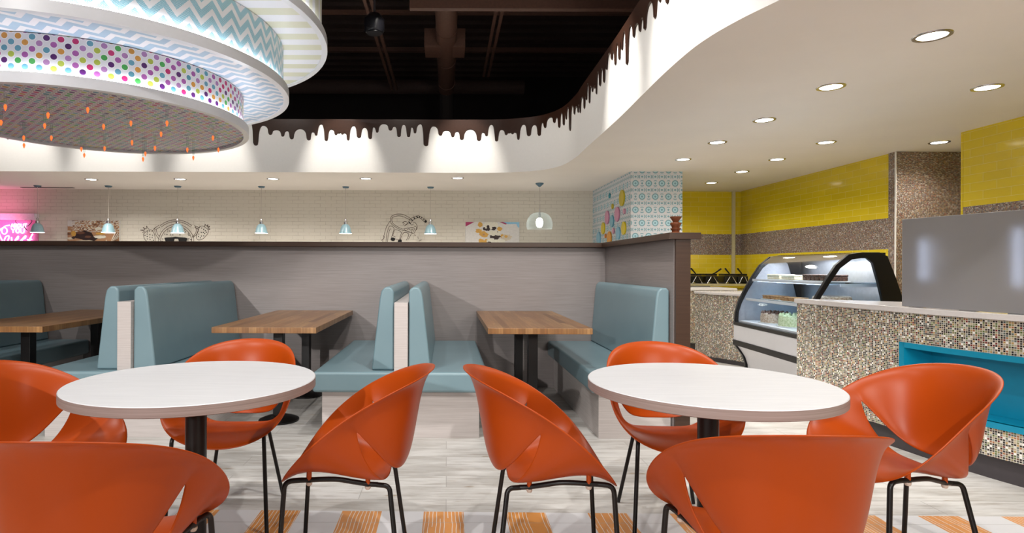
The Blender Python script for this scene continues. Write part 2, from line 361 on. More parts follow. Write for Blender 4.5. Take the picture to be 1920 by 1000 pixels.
def thing(name, label, cat, loc=(0, 0, 0), rz=0, group=None):
    o = bpy.data.objects.new(name, None); o.empty_display_size = .1; C.objects.link(o); o.location = loc; o.rotation_euler = (0, 0, rz); return tag(o, label, cat, group)
def copy_tree(o, parent=None):
    c = o.copy(); C.objects.link(c)
    if parent is not None: c.parent = parent
    for ch in list(o.children): copy_tree(ch, c)
    return c
def bez(p0, p1, p2, p3, t):
    a = (1 - t) ** 3; b = 3 * t * (1 - t) ** 2; c = 3 * t * t * (1 - t); d = t ** 3
    return p0 * a + p1 * b + p2 * c + p3 * d
def catmull(P, n=8):
    P = [Vector(p) for p in P]; out = []
    for i in range(len(P) - 1):
        a = P[i - 1] if i else P[0] * 2 - P[1]; b, c = P[i], P[i + 1]; d = P[i + 2] if i + 2 < len(P) else P[-1] * 2 - P[-2]
        for k in range(n):
            t = k / n; out.append(.5 * ((2 * b) + (c - a) * t + (2 * a - 5 * b + 4 * c - d) * t * t + (3 * b - a - 3 * c + d) * t ** 3))
    out.append(P[-1]); return out
def fillet(P, r, n=6):
    "polyline with rounded corners"
    P = [Vector(p) for p in P]; out = [P[0]]
    for i in range(1, len(P) - 1):
        a = (P[i - 1] - P[i]); b = (P[i + 1] - P[i]); k = min(r, a.length * .45, b.length * .45); A = P[i] + a.normalized() * k; B = P[i] + b.normalized() * k
        for j in range(n + 1):
            t = j / n; out.append(A * (1 - t) ** 2 + P[i] * 2 * t * (1 - t) + B * t * t)
    out.append(P[-1]); return out

# ------------------------------------------------------------------ setting
HC = 2.63; DB = 11.2; XW = 5.60
ys = 2.835
def fl(x): return ys - .0125 * (x + 1.1)
b = MB(); b.add([(-9, fl(-9), 0), (7.2, fl(7.2), 0), (7.2, 12, 0), (-9, 12, 0)], [(0, 1, 2, 3)])
b.cur = 1; b.add([(-9, -4, 0), (7.2, -4, 0), (7.2, fl(7.2), 0), (-9, fl(-9), 0)], [(0, 1, 2, 3)])
struct(b.build('floor', [m_floor, m_floorprint]))
# soffit edge path (opening in the ceiling)
path0 = [(-9, 9.07), (-6, 9.07), (-3, 9.07), (-1, 9.07), (.45, 9.07), (1.0, 9.0), (1.42, 8.78), (1.64, 8.35), (1.70, 7.7), (1.69, 7.25), (1.67, 5.8), (1.64, 4.97), (1.62, 4.40), (1.62, 3.95), (1.64, 3.72), (1.68, 3.52), (1.75, 3.3), (1.86, 3.05), (2.1, 2.7), (2.6, 2.2), (3.4, 1.6), (4.6, 1.0), (7.2, .5)]
path = catmull([(x, y, 0) for x, y in path0], 10)
b = MB(); n = len(path); poly = [(p.x, p.y, HC) for p in path] + [(7.2, 14, HC), (-9, 14, HC)]
b.v = poly; b.face(range(len(poly))[::-1])
ceil = b.build('ceiling', m_ceil); bm = bmesh.new(); bm.from_mesh(ceil.data); bmesh.ops.triangulate(bm, faces=bm.faces[:]); bm.to_mesh(ceil.data); bm.free(); struct(ceil)
# resample path finely for the soffit and the drips
fine = []; acc = 0; step = .008; L = 0; prev = path[0]; need = 0
for p in path[1:]:
    d = (p - prev).length; tt = need
    while tt <= d: fine.append(((prev + (p - prev) * (tt / d)), L + tt)); tt += step
    need = tt - d; L += d; prev = p
def normal(i):
    a = fine[max(i - 1, 0)][0]; c = fine[min(i + 1, len(fine) - 1)][0]; d = (c - a).normalized(); return Vector((d.y, -d.x, 0))
ZT = 3.45
b = MB(); k = 0; idx = list(range(0, len(fine), 12)) + [len(fine) - 1]
for i in idx:
    p, s_ = fine[i]; nn = normal(i); q = p - nn * .12
    b.v += [(p.x, p.y, HC), (p.x, p.y, ZT), (q.x, q.y, ZT), (q.x, q.y, HC + .02)]
for j in range(len(idx) - 1):
    for e in range(4): b.face((j * 4 + e, (j + 1) * 4 + e, (j + 1) * 4 + (e + 1) % 4, j * 4 + (e + 1) % 4))
struct(b.build('wall_soffit', m_white, smooth=35))
# chocolate drips painted round the top of the soffit: (px along one repeat, y) measured in the photo at depth 9.07
DR = [(480, 277, 4.6), (507, 257, 4), (530, 260, 3.4), (547, 265, 4.2), (579, 267, 4.2), (593, 258, 3), (612, 268, 3.6), (630, 257, 3), (642, 256, 3), (653, 267, 2.6), (673, 262, 4.5), (694, 264, 3.8), (707, 252, 3), (732, 248, 4), (748, 260, 3.8), (766, 260, 3.8), (778, 253, 2.8), (799, 277, 5.2)]
VA = [240, 248, 250, 246, 252, 237, 247, 254, 254, 240, 243, 242, 236, 241, 237, 242, 236]
KK = 9.07 / F; S0 = (at(480, 277, 9.07).x + 9)
def drip(s_):
    q = ((s_ - S0) % (319 * KK)) / KK + 480
    for i in range(len(DR) - 1):
        a, c = DR[i], DR[i + 1]
        if a[0] <= q <= c[0]:
            v = VA[i]; mid = (a[0] + c[0]) / 2
            e, dist = (a, q - a[0]) if q < mid else (c, c[0] - q); half = (c[0] - a[0]) / 2; wd = e[2]
            if dist < wd: y = e[1] - (1 - math.sqrt(max(0, 1 - (dist / wd) ** 2))) * wd * 1.1
            else:
                tt = min(1, (dist - wd) / max(half - wd, .1)); y0 = e[1] - wd * 1.1; y = v + (y0 - v) * (1 - math.sqrt(max(0, 1 - (1 - tt) ** 2.4)))
            return H - (y - CY) * KK + .02
    return H - (250 - CY) * KK
b = MB(); zs = []
for i, (p, s_) in enumerate(fine):
    nn = normal(i); q = p + nn * .012; z = drip(s_); r = p + nn * .001
    b.v += [(q.x, q.y, ZT), (q.x, q.y, z + .012), (r.x, r.y, z), (r.x, r.y, ZT)]
for j in range(len(fine) - 1):
    for e in range(3):
        b.face((j * 4 + e, j * 4 + e + 1, (j + 1) * 4 + e + 1, (j + 1) * 4 + e))
struct(b.build('trim_1', m_choc))
# dark plenum
struct(MB().box(-9.2, -9.0, -4, 14.2, 0, 6.2).build('wall_left', m_lam))
rib = MB(); y = -3.0
pts = []
while y < 14.2: pts += [(y, 5.75), (y + .16, 5.75), (y + .19, 5.81), (y + .35, 5.81), (y + .38, 5.75)]; y += .38
for a, c in zip(pts, pts[1:]): rib.add([(-9, a[0], a[1]), (7.2, a[0], a[1]), (7.2, c[0], c[1]), (-9, c[0], c[1])], [(0, 1, 2, 3)])
struct(rib.build('ceiling_deck', m_deck))
struct(MB().box(-9, 7.2, 14.1, 14.2, HC, 6.2).build('wall_plenum', m_void))
struct(MB().box(7.1, 7.2, -4, 14.2, HC + .01, 6.2).build('wall_plenum_right', m_void))
# back wall: painted brick, then blue ring corner, then yellow tile
struct(MB().box(-9, 2.90, DB, DB + .12, 0, HC).build('wall_back', m_brick))
struct(MB().box(2.78, 3.56, 8.88, DB, 0, HC).build('wall_corner', m_rings))
def banded(name, quad_fn, bands):
    b = MB()
    for z0, z1, mi in bands: b.cur = mi; quad_fn(b, z0, z1)
    return struct(b.build(name, [m_yellow, m_mosaic_wall]))
BD = [(0, 1.42, 0), (1.42, 1.815, 1), (1.815, HC, 0)]
banded('wall_back_tiled', lambda b, a, c: b.box(3.56, XW + .1, DB, DB + .1, a, c), BD)
banded('wall_right', lambda b, a, c: b.box(XW, XW + .1, 7.33, DB + .05, a, c), BD)
struct(MB().box(XW - .02, 7.1, 7.30, 7.42, 0, HC).build('wall_column', m_mosaic_wall))
banded('wall_right_near', lambda b, a, c: b.box(5.48, 5.6, -1, 6.23, a, c), [(0, 1.43, 0), (1.43, 1.83, 1), (1.83, HC, 0)])
struct(MB().box(5.48, 7.1, 6.235, 6.26, 0, HC).build('wall_recess', m_yellow))
struct(MB().box(XW - .026, XW - .019, 7.288, 7.31, 0, HC).build('trim_2', m_white))
p = at(1376, 400, DB - .03); struct(MB().box(p.x - .03, p.x + .03, DB - .03, DB, .9, HC).build('trim_3', plain('cream_conduit', (.62, .56, .35), .4)))
# low divider wall with brown cap
PD = 5.74; XR = 1.547
struct(MB().box(-9, XR + .1, PD, PD + .1, 0, 1.37).build('wall_divider', m_lam))
struct(MB().box(XR, XR + .1, 4.0, PD, 0, 1.37).build('wall_divider_return', m_lam))
struct(MB().box(XR + .004, XR + .104, 3.975, 4.0, 0, 1.37).build('trim_4', m_brown))
b = MB(); b.prism([(-9, PD - .07), (XR - .05, PD - .07), (XR - .05, 3.95), (XR + .165, 3.95), (XR + .165, PD + .16), (-9, PD + .16)], 1.37, 1.415)
struct(b.build('trim_5', m_brown, bevel=.003))
# slot diffuser in the far ceiling
a = at(40, 354.5, 10.95); c = at(138, 355.5, 10.95)
tag(MB().box(a.x, c.x, 10.92, 10.99, HC - .006, HC + .004).build('air_vent', m_kick), 'long thin slot air vent in the ceiling above the pink sign', 'vent')

# ------------------------------------------------------------------ things in the open ceiling
t_ = thing('ventilation_duct', 'round brown ventilation duct running towards the back in the open ceiling', 'duct', (0, 9, 4.68))
MB().tube([(-.02, -5.0, .0), (-.02, 2.55, 0)], .155, 20).build('duct_tube', m_duct, t_, smooth=50)
for yy in (-4, -2.8, -1.6, -.4, .9, 2.1): MB().tube([(-.02, yy, 0), (-.02, yy + .03, 0)], .163, 20).build('duct_seam', m_duct, t_, smooth=50)
MB().tube([(-.02, 2.52, 0), (-.02, 2.6, -.02), (-.02, 2.62, -.9)], .13, 14).build('drop_pipe', m_void, t_, smooth=50)
MB().box(-.36, .27, .0, .5, -.12, .16).build('air_box', m_duct, t_, bevel=.005)
tag(MB().tube([(-9, 12.3, 4.95), (1.6, 12.3, 4.95)], .15, 16).build('ventilation_duct', m_deck, smooth=50), 'dim dark red duct crossing the back of the open ceiling', 'duct')
def joist(x, y0, y1, z, label):
    o = thing('ceiling_joist', label, 'joist', (x, 0, z), 0, 'steel joists in the open ceiling')
    for dx in (-.045, .045): MB().box(dx - .022, dx + .022, y0, y1, 0, .05).build('joist_bar', m_duct, o)
joist(-1.07, 2.5, 11.8, 4.72, 'double bar joist running back behind the round black ceiling speaker')
joist(.73, 2.5, 11.2, 4.80, 'double bar joist running back between the duct and the white soffit')
joist(2.9, 4.0, 11.0, 4.95, 'double bar joist near the chocolate drips on the right')
def crossbar(x0, x1, y, z, h, label): tag(MB().box(x0, x1, y, y + .08, z, z + h).build('ceiling_beam', m_duct), label, 'beam', 'beams crossing the open ceiling')
crossbar(-.45, 2.9, 6.9, 4.22, .14, 'thick beam crossing the top of the open ceiling above the duct')
crossbar(-9, 4, 9.3, 5.20, .05, 'thin pipe crossing the open ceiling high up, nearer than the other thin pipe')
crossbar(-9, 4, 12.0, 5.58, .09, 'thin pipe crossing the open ceiling level with the air box')
o = thing('ceiling_speaker', 'round black speaker hanging under a joist in the open ceiling', 'speaker', tuple(at(702, 44, 7.6)))
MB().lathe([(0, .12), (.07, .12), (.13, .05), (.13, -.09), (.11, -.12), (0, -.12)], n=24).build('housing', m_black, o, smooth=40)
MB().lathe([(.0, -.121), (.10, -.121), (.10, -.13), (0, -.13)], n=24).build('grille', m_black, o, smooth=40)
MB().tube([(0, 0, .1), (0, 0, .5)], .015).build('mount', m_kick, o, smooth=40)

# ------------------------------------------------------------------ downlights
def downlight(px, py, label, group, z=HC, power=60):
    y0 = at(px, py, 1.0).z - H; D = (z - H) / y0; p = at(px, py, D)
    o = thing('recessed_downlight', label, 'ceiling light', (p.x, p.y, z), 0, group)
    MB().lathe([(.078, -.001), (.082, -.006), (.102, -.006), (.105, 0)], n=28).build('trim_ring', m_chrome, o, smooth=50)
    MB().lathe([(0, -.003), (.078, -.003), (.078, .0), (0, .0)], n=28).build('lens', m_glow, o)
    if power: lamp('downlight_beam', 'SPOT', (p.x, p.y, z - .03), power, (p.x, p.y, 0), WARM, spot_size=R(150), spot_blend=.8, shadow_soft_size=.08)
    return o
G1 = 'downlights in the row nearest the soffit edge'; G2 = 'downlights in the second row above the counters'; G3 = 'small downlights over the aisle behind the divider'
od = ['nearest', 'second nearest', 'third nearest', 'fourth nearest', 'farthest']
for (px, py), w_ in zip([(1748, 67), (1558, 163), (1433, 225), (1345, 267), (1281, 299)], od): downlight(px, py, 'bright round downlight, %s of the five in the row beside the white soffit' % w_, G1)
for (px, py), w_ in zip([(1851, 164), (1549, 267), (1457, 299), (1391, 322), (1334, 343)], od): downlight(px, py, 'round downlight, %s of the row above the cake display' % w_, G2)
downlight(1761, 267, 'single round downlight in the recess between mosaic column and yellow wall', None)
for (px, py), w_ in zip([(171, 336.5), (338, 336), (512, 335.5), (686, 335), (858, 334)], ['leftmost', 'second from left', 'middle', 'fourth from left', 'rightmost']): downlight(px, py, 'small recessed downlight behind the soffit, %s of the five over the aisle' % w_, G3, power=150)

# ------------------------------------------------------------------ pendants over the aisle
def pendant(px, label, src=None):
    y0 = 10.7; x = at(px, 440, y0).x
    if src: o = copy_tree(src); o.location = (x, y0, 1.775); o['label'] = label; return o
    o = thing('pendant_lamp', label, 'pendant lamp', (x, y0, 1.775), 0, 'small pale blue pendant lamps')
    MB().lathe([(.118, 0), (.105, .03), (.092, .09), (.075, .135), (.045, .165), (.03, .17), (.0, .17)], n=24).build('lamp_shade', m_shade, o, smooth=50)
    MB().lathe([(.0, .17), (.034, .17), (.034, .21), (.024, .22), (.02, .26), (.006, .27), (0, .27)], n=16).build('lamp_neck', m_chrome, o, smooth=40)
    MB().lathe([(0, .0), (.112, .0), (.112, .012), (0, .012)], n=20).build('bulb', m_pendglow, o)
    MB().tube([(0, 0, .26), (0, 0, HC - 1.775 - .01)], .004, 6).build('cord', m_cord, o)
    MB().lathe([(0, HC - 1.775 - .03), (.05, HC - 1.775 - .025), (.065, HC - 1.775), (0, HC - 1.775)], n=20).build('canopy', m_darkblue, o, smooth=40)
    return o
PL = [(70, 'dark blue grey pendant lamp in front of the pink neon sign'), (203, 'pale blue pendant lamp in front of the chocolate pastry picture'), (333, 'pale blue pendant lamp in front of the melon drawing with sunglasses'), (490, 'pale blue pendant lamp before bare brick, next right of the melon drawing'), (648, 'pale blue pendant lamp before bare brick, left of the milkshake drawing'), (807, 'pale blue pendant lamp beside the straw of the milkshake drawing')]
p0 = pendant(*PL[0])
for q in PL[1:]: pendant(*q, src=p0)
for px, _ in PL: lamp('pendant_light', 'SPOT', (at(px, 440, 10.7).x, 10.7, 1.76), 14, (at(px, 440, 10.7).x, 10.7, 0), WARM, spot_size=R(130), shadow_soft_size=.05)
p = at(1011.5, 430, 10.16)
o = thing('globe_pendant_lamp', 'clear smoky glass dome pendant with glowing bulb, beside the ice cream picture', 'pendant lamp', (p.x, p.y, p.z))
prof = [(.212, 0), (.226, .05), (.224, .12), (.20, .19), (.155, .25), (.09, .285), (.03, .295)]
MB().lathe(prof, n=40).build('glass_dome', m_pendglass, o, smooth=60)
MB().lathe([(0, .03), (.035, .035), (.055, .07), (.06, .12), (.05, .17), (.03, .19), (0, .19)], n=20).build('bulb', m_bulb, o, smooth=60)
MB().lathe([(.0, .19), (.025, .19), (.02, .27), (.006, .36), (0, .36)], n=14).build('bulb_holder', m_chrome, o, smooth=40)
hz = HC - p.z
MB().tube([(0, 0, .34), (0, 0, hz - .05)], .004, 6).build('cord', m_cord, o)
MB().lathe([(0, hz - .07), (.02, hz - .06), (.07, hz - .015), (.07, hz), (0, hz)], n=20).build('canopy', m_darkblue, o, smooth=40)

# ------------------------------------------------------------------ big tiered drum chandelier
CXc, CYc = -2.985, 5.0
ch = thing('tiered_drum_chandelier', 'huge three tier drum chandelier printed with polka dots, chevrons and stripes', 'chandelier', (CXc, CYc, 2.36))
def ring(r, z, h=.078, w_=.05):
    MB().lathe([(r - w_, z), (r, z), (r, z + h), (r - w_, z + h)], n=128, close=True).build('rim_ring', m_ringwhite, ch, smooth=40)
def drum(r, z0, z1, mat): MB().lathe([(r, z0), (r, z1), (r - .02, z1), (r - .02, z0)], n=128, close=True).build('drum_shade', mat, ch, smooth=40)
def ledring(r, z): MB().lathe([(r - .009, z), (r + .009, z), (r + .009, z + .012), (r - .009, z + .012)], n=128, close=True).build('led_ring', m_led, ch)
def disc(r0, r1, z, mat):
    b = MB(); n = 128
    for k in range(n):
        q = 2 * PI * k / n; b.v += [(r0 * math.cos(q), r0 * math.sin(q), z), (r1 * math.cos(q), r1 * math.sin(q), z), (r0 * math.cos(q), r0 * math.sin(q), z + .01), (r1 * math.cos(q), r1 * math.sin(q), z + .01)]
    for k in range(n):
        j = (k + 1) % n; b.face((k * 4, k * 4 + 1, j * 4 + 1, j * 4)); b.face((k * 4 + 2, j * 4 + 2, j * 4 + 3, k * 4 + 3)[::1])
    b.build('printed_panel', mat, ch)
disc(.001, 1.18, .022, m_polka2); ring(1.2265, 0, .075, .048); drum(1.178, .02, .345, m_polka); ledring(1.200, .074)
disc(1.10, 1.53, .350, m_chev2); ring(1.578, .34, .08, .05); drum(1.527, .36, .795, m_chev); ledring(1.552, .418)
disc(1.45, 1.87, .800, m_stripe); ring(1.92, .79, .08, .05); drum(1.868, .81, 1.40, m_stripe2); ledring(1.894, .868)
disc(.001, 1.86, 1.385, m_ringwhite)
for q in (.6, 2.2, 3.8, 5.4): MB().tube([(1.3 * math.cos(q), 1.3 * math.sin(q), 1.39), (1.3 * math.cos(q), 1.3 * math.sin(q), 3.40)], .008, 6).build('hanging_rod', m_kick, ch)
# candle bulbs under the lowest panel
BL = [(40, 325, .12), (8, 440, .12), (178, 555, .13), (180, 612, .17), (335, 465, .11), (385, 555, .12), (360, 385, .14), (610, 640, .12), (632, 685, .15), (658, 345, .09), (777, 470, .10), (785, 635, .13), (982, 445, .09), (990, 590, .14), (1073, 715, .17), (1090, 675, .14), (1208, 527, .12), (1162, 633, .14), (1252, 445, .12), (1405, 645, .13), (1450, 705, .17), (1597, 555, .11), (1638, 645, .13), (-90, 560, .13), (-160, 420, .12)]
first = None
for ax, ay, ln in BL:
    px, py = ax / 4, 120 + ay / 4; zb = 2.36 + .022 - ln; v = at(px, py, 1.0).z - H; D = (zb - H) / v; p = at(px, py, D); lx, ly = p.x - CXc, p.y - CYc
    rr = math.hypot(lx, ly)
    if rr > 1.12: lx *= 1.12 / rr; ly *= 1.12 / rr
    b = MB().lathe([(0, -.001), (.032, -.001), (.032, -.006), (.011, -.008), (.009, -ln + .03), (.0, -ln + .03)], n=12)
    o = b.build('candle_lamp', m_tube, ch, smooth=40, loc=(lx, ly, .022))
    MB().lathe([(0, -ln + .022), (.007, -ln + .016), (.010, -ln + .004), (.0075, -ln - .010), (.003, -ln - .022), (0, -ln - .026)], n=12).build('flame_bulb', m_flame, o, smooth=60)

# ------------------------------------------------------------------ booths
def cushion_prof(c, s):   # back cushion profile (x,z)
    return [(c + s * .050, .46), (c + s * .205, .46), (c + s * .150, .96), (c + s * .138, 1.01), (c + s * .115, 1.036), (c + s * .075, 1.036), (c + s * .052, 1.01)]
def booth(c, label, sides=(-1, 1)):
    o = thing('booth_bench', label, 'booth seat', (c, 4.86, 0), 0, 'padded booth benches along the grey divider')
    Y = lambda y: y - 4.86
    x0 = -.54 if -1 in sides else 0; x1 = .54 if 1 in sides else 0
    MB().box(x0, x1, Y(4.03), Y(PD - .005), 0, .315).build('base', m_lamlight, o, bevel=.002)
    if len(sides) == 2: MB().box(-.047, .047, Y(4.035), Y(PD - .005), .455, .93).build('centre_panel', m_lamlight, o, bevel=.002)
    for s in sides:
        a, bb = sorted((s * .002, s * .60))
        MB().box(a, bb, Y(3.99), Y(PD - .005), .318, .458).build('seat_cushion', m_vinyl, o, bevel=.022, seg=4)
        pr = cushion_prof(0, s)
        MB().prism(pr if s > 0 else pr[::-1], Y(4.06), Y(PD - .01), 'y').build('backrest_cushion', m_vinyl, o, bevel=.014, seg=3)
    return o
booth(-.315, 'pale blue back-to-back booth bench between the two right wooden tables')
booth(-2.22, 'blue grey back-to-back booth bench left of the middle wooden table')
booth(-4.09, 'dark teal booth bench at the left edge of the picture')
# single bench against the return wall
o = thing('booth_bench', 'single blue booth bench against the end of the divider wall', 'booth seat', (1.2, 4.86, 0), 0, 'padded booth benches along the grey divider')
xr = XR - .006 - 1.2
MB().box(1.045 - 1.2, xr, 4.03 - 4.86, PD - .005 - 4.86, 0, .315).build('base', m_lamlight, o, bevel=.002)
MB().box(.985 - 1.2, xr, 3.99 - 4.86, PD - .005 - 4.86, .318, .458).build('seat_cushion', m_vinyl, o, bevel=.022, seg=4)
MB().prism([(xr, .46), (xr, 1.02), (xr - .02, 1.036), (xr - .06, 1.036), (xr - .083, 1.01), (xr - .093, .96), (xr - .135, .46)], 4.06 - 4.86, PD - .01 - 4.86, 'y').build('backrest_cushion', m_vinyl, o, bevel=.014, seg=3)

def booth_table(x0, x1, label):
    c = (x0 + x1) / 2; o = thing('booth_table', label, 'table', (c, 4.9, 0), 0, 'butcher block booth tables'); hw = (x1 - x0) / 2
    MB().box(-hw, hw, -.80, .80, .708, .75).build('tabletop', m_wood, o, bevel=.003)
    for yy in (-.42, .45):
        MB().box(-.036, .036, yy - .036, yy + .036, .03, .70).build('leg', m_blackmetal, o, bevel=.004)
        MB().lathe([(0, 0), (.15, 0), (.15, .012), (.11, .028), (.05, .045), (0, .047)], (0, yy, 0), 28).build('foot', m_blackmetal, o, smooth=40)
        MB().box(-.2, .2, yy - .15, yy + .15, .70, .708).build('mounting_plate', m_blackmetal, o)
booth_table(.288, 1.022, 'butcher block booth table nearest the end of the divider wall')
booth_table(-1.645, -.912, 'butcher block booth table in the middle, between two double benches')
booth_table(-3.56, -2.825, 'butcher block booth table at the left edge of the picture')

# ------------------------------------------------------------------ round tables
def round_table(x, y, label):
    o = thing('round_table', label, 'table', (x, y, 0), 0, 'round white cafe tables')
    MB().lathe([(0, .75), (.437, .75), (.439, .7475), (0, .7475)], n=96, close=False).build('tabletop', m_tabletop, o, smooth=30)
    MB().lathe([(0, .713), (.434, .713), (.440, .716), (.440, .7475), (.0, .7472)], n=96).build('table_edge', m_edge, o, smooth=30)
    MB().lathe([(0, .06), (.038, .06), (.038, .70), (0, .70)], n=28).build('pedestal', m_blackmetal, o, smooth=40)
    MB().lathe([(0, 0), (.27, 0), (.27, .012), (.2, .022), (.06, .05), (.045, .075), (0, .075)], n=48).build('foot', m_blackmetal, o, smooth=40)
    MB().box(-.14, .14, -.14, .14, .70, .713).build('mounting_plate', m_blackmetal, o)
round_table(-.945, 2.215, 'round white laminate table on the left with black pedestal')
round_table(.983, 2.204, 'round white laminate table on the right with black pedestal')

# ------------------------------------------------------------------ orange shell chairs
KS = .97
def rimP(phi):
    x = .2906 * math.cos(phi) - .0321 * math.cos(2 * phi); y = .3197 * math.sin(phi) + .0139 * math.sin(2 * phi) + .0203 * math.sin(3 * phi)
    z = .5923 - .2149 * math.cos(phi) - .023 * math.cos(2 * phi) - .0008 * math.cos(3 * phi); return Vector((x, y, z))
PT = R(101)
def interp(T, s):
    for a, c in zip(T, T[1:]):
        if a[0] <= s <= c[0]:
            i = T.index(a); t = (s - a[0]) / (c[0] - a[0]); p0 = T[i - 1] if i else tuple([-c[0], -c[1]] + list(c[2:])); p3 = T[i + 2] if i + 2 < len(T) else tuple(2 * c[k] - a[k] for k in range(4))
            out = []
            for k in (1, 2, 3):
                A, B, Cc, Dd = p0[k], a[k], c[k], p3[k]; h = c[0] - a[0]
                m1 = (Cc - A) / (c[0] - p0[0]) * h; m2 = (Dd - B) / (p3[0] - a[0]) * h
                out.append((2 * t ** 3 - 3 * t * t + 1) * B + (t ** 3 - 2 * t * t + t) * m1 + (-2 * t ** 3 + 3 * t * t) * Cc + (t ** 3 - t * t) * m2)
            return Vector((out[1], out[0], out[2]))
# tables: s, y, x, z
TIP = (1.0, .245, -.042, .596)
SS = [(0, 0, -.150, .375), (.2, .075, -.148, .376), (.4, .14, -.135, .384), (.55, .18, -.115, .41), (.7, .207, -.088, .452), (.85, .232, -.061, .518), TIP]
BB = [(0, 0, -.197, .406), (.2, .07, -.191, .408), (.4, .132, -.170, .425), (.6, .176, -.134, .468), (.8, .214, -.090, .532), TIP]
def lower(T, s):
    v = interp(T, min(abs(s), 1)); return Vector((v.x, v.y if s >= 0 else -v.y, v.z))
def shell():
    b = MB(); NS, NTT = 36, 12
    def patch(T, kind):
        rows = []
        for i in range(NS + 1):
            s = -1 + 2 * i / NS; row = []
            if kind == 'seat': r = rimP(s * PT)
            else: r = rimP(PI - s * (PI - PT))
            l = lower(T, s); d = r - l; e = 1 - s * s; e2 = 1 - abs(s) ** 3
            if kind == 'seat':
                P1 = l + Vector((d.x * .38, d.y * .38, d.z * (.25 * abs(s)) + .004 * e)); P2 = l + Vector((d.x * .76, d.y * .80, d.z * .62)) ; P2.z += .085 * e2
            else:
                P1 = l + Vector((d.x * .45, d.y * .48, d.z * .13)); P2 = l + Vector((d.x * .38, d.y * .34, d.z * .94))
            wq = max(0, (abs(s) - .62) / .38); wq = wq * wq * (3 - 2 * wq); C1 = l + Vector((d.x * .33, d.y * .20, d.z * .36)); C2 = l + Vector((d.x * .66, d.y * .50, d.z * .74))
            P1 = P1.lerp(C1, wq); P2 = P2.lerp(C2, wq)
            for j in range(NTT + 1): row.append(bez(l, P1, P2, r, j / NTT))
            rows.append(row)
        return rows
    for kind, T in (('seat', SS), ('back', BB)):
        rows = patch(T, kind); o = len(b.v); m = NTT + 1
        for row in rows: b.v += [tuple(p) for p in row]
        for i in range(NS):
            for j in range(NTT):
                f = (o + i * m + j, o + (i + 1) * m + j, o + (i + 1) * m + j + 1, o + i * m + j + 1)
                b.face(f if kind == 'seat' else f[::-1])
    b.v = [(x * KS, y * KS, H - KS * (H - z)) for x, y, z in b.v]
    return b
def make_chair():
    o = thing('shell_chair', '', 'chair')
    sh = shell().build('seat_shell', m_orange, o, smooth=0)
    bm = bmesh.new(); bm.from_mesh(sh.data); bmesh.ops.remove_doubles(bm, verts=bm.verts[:], dist=.0008); bmesh.ops.recalc_face_normals(bm, faces=bm.faces[:]); bm.to_mesh(sh.data); bm.free()
    for p in sh.data.polygons: p.use_smooth = True
    m = sh.modifiers.new('solid', 'SOLIDIFY'); m.thickness = .0065; m.offset = 0; m.use_rim = True
    m = sh.modifiers.new('sub', 'SUBSURF'); m.levels = 1; m.render_levels = 1
    co = [v.co.copy() for v in sh.data.vertices]
    def under(x, y):
        near = [c for c in co if math.hypot(c.x - x, c.y - y) < .018]
        return min(c.z for c in near) if near else .43
    for s in (-1, 1):
        pts = [(.165, s * .188), (.13, s * .184), (.08, s * .175), (.03, s * .163), (-.02, s * .146), (-.07, s * .126), (-.105, s * .116)]
        want = [.424, .424, .423, .418, .405, .388, .382]
        zz = [min(w_, under(x, y) - .016) for w_, (x, y) in zip(want, pts)]
        MB().tube(catmull([(x, y, z) for z, (x, y) in zip(zz, pts)], 4), .009, 10).build('side_rail', m_blackmetal, o, smooth=50)
        MB().tube(fillet([(.155, s * .186, zz[0]), (.212, s * .200, zz[0]), (.238, s * .222, .004)], .035), .009, 10).build('leg', m_blackmetal, o, smooth=50)
        MB().tube(fillet([(-.10, s * .117, zz[-1]), (-.148, s * .118, zz[-1] - .004), (-.195, s * .185, .004)], .035), .009, 10).build('leg', m_blackmetal, o, smooth=50)
        for k_, (x_, y_) in ((1, (.13, .184)), (5, (-.07, .126))):
            z_ = zz[k_]
            MB().tube([(x_, s * y_, z_), (x_, s * y_, under(x_, s * y_) + .001)], .009, 10).build('mounting_post', m_orange, o, smooth=50)
            MB().lathe([(0, -.017), (.008, -.016), (.011, -.010), (.011, -.004), (0, -.004)], (x_, s * y_, z_ - .003), 12).build('stacking_glide', m_glide, o, smooth=50)
    return o
CH = [((.374, 2.234), -2.1, 'orange shell chair facing right, on the left side of the right round table'),
      ((-.356, 2.258), 180.6, 'orange shell chair facing left, on the right side of the left round table'),
      ((1.760, 2.285), 184.7, 'orange shell chair in front of the turquoise niche, right of the right table'),
      ((.894, 1.652), 87.7, 'large orange shell chair seen from behind, in front of the right round table'),
      ((-.921, 1.583), 90.2, 'large orange shell chair seen from behind, at the lower left corner'),
      ((-1.011, 2.795), -88.5, 'orange shell chair behind the left round table, facing the camera'),
      ((1.038, 2.736), -92.7, 'orange shell chair behind the right round table, facing the camera'),
      ((-1.577, 2.26), -8.25, 'orange shell chair cut by the left edge, left of the left table')]
c0 = make_chair()
for i, ((x, y), rz, lab) in enumerate(CH):
    o = c0 if i == 0 else copy_tree(c0)
    o.location = (x, y, 0); o.rotation_euler = (0, 0, R(rz)); o['label'] = lab; o['group'] = 'orange shell chairs round the tables'

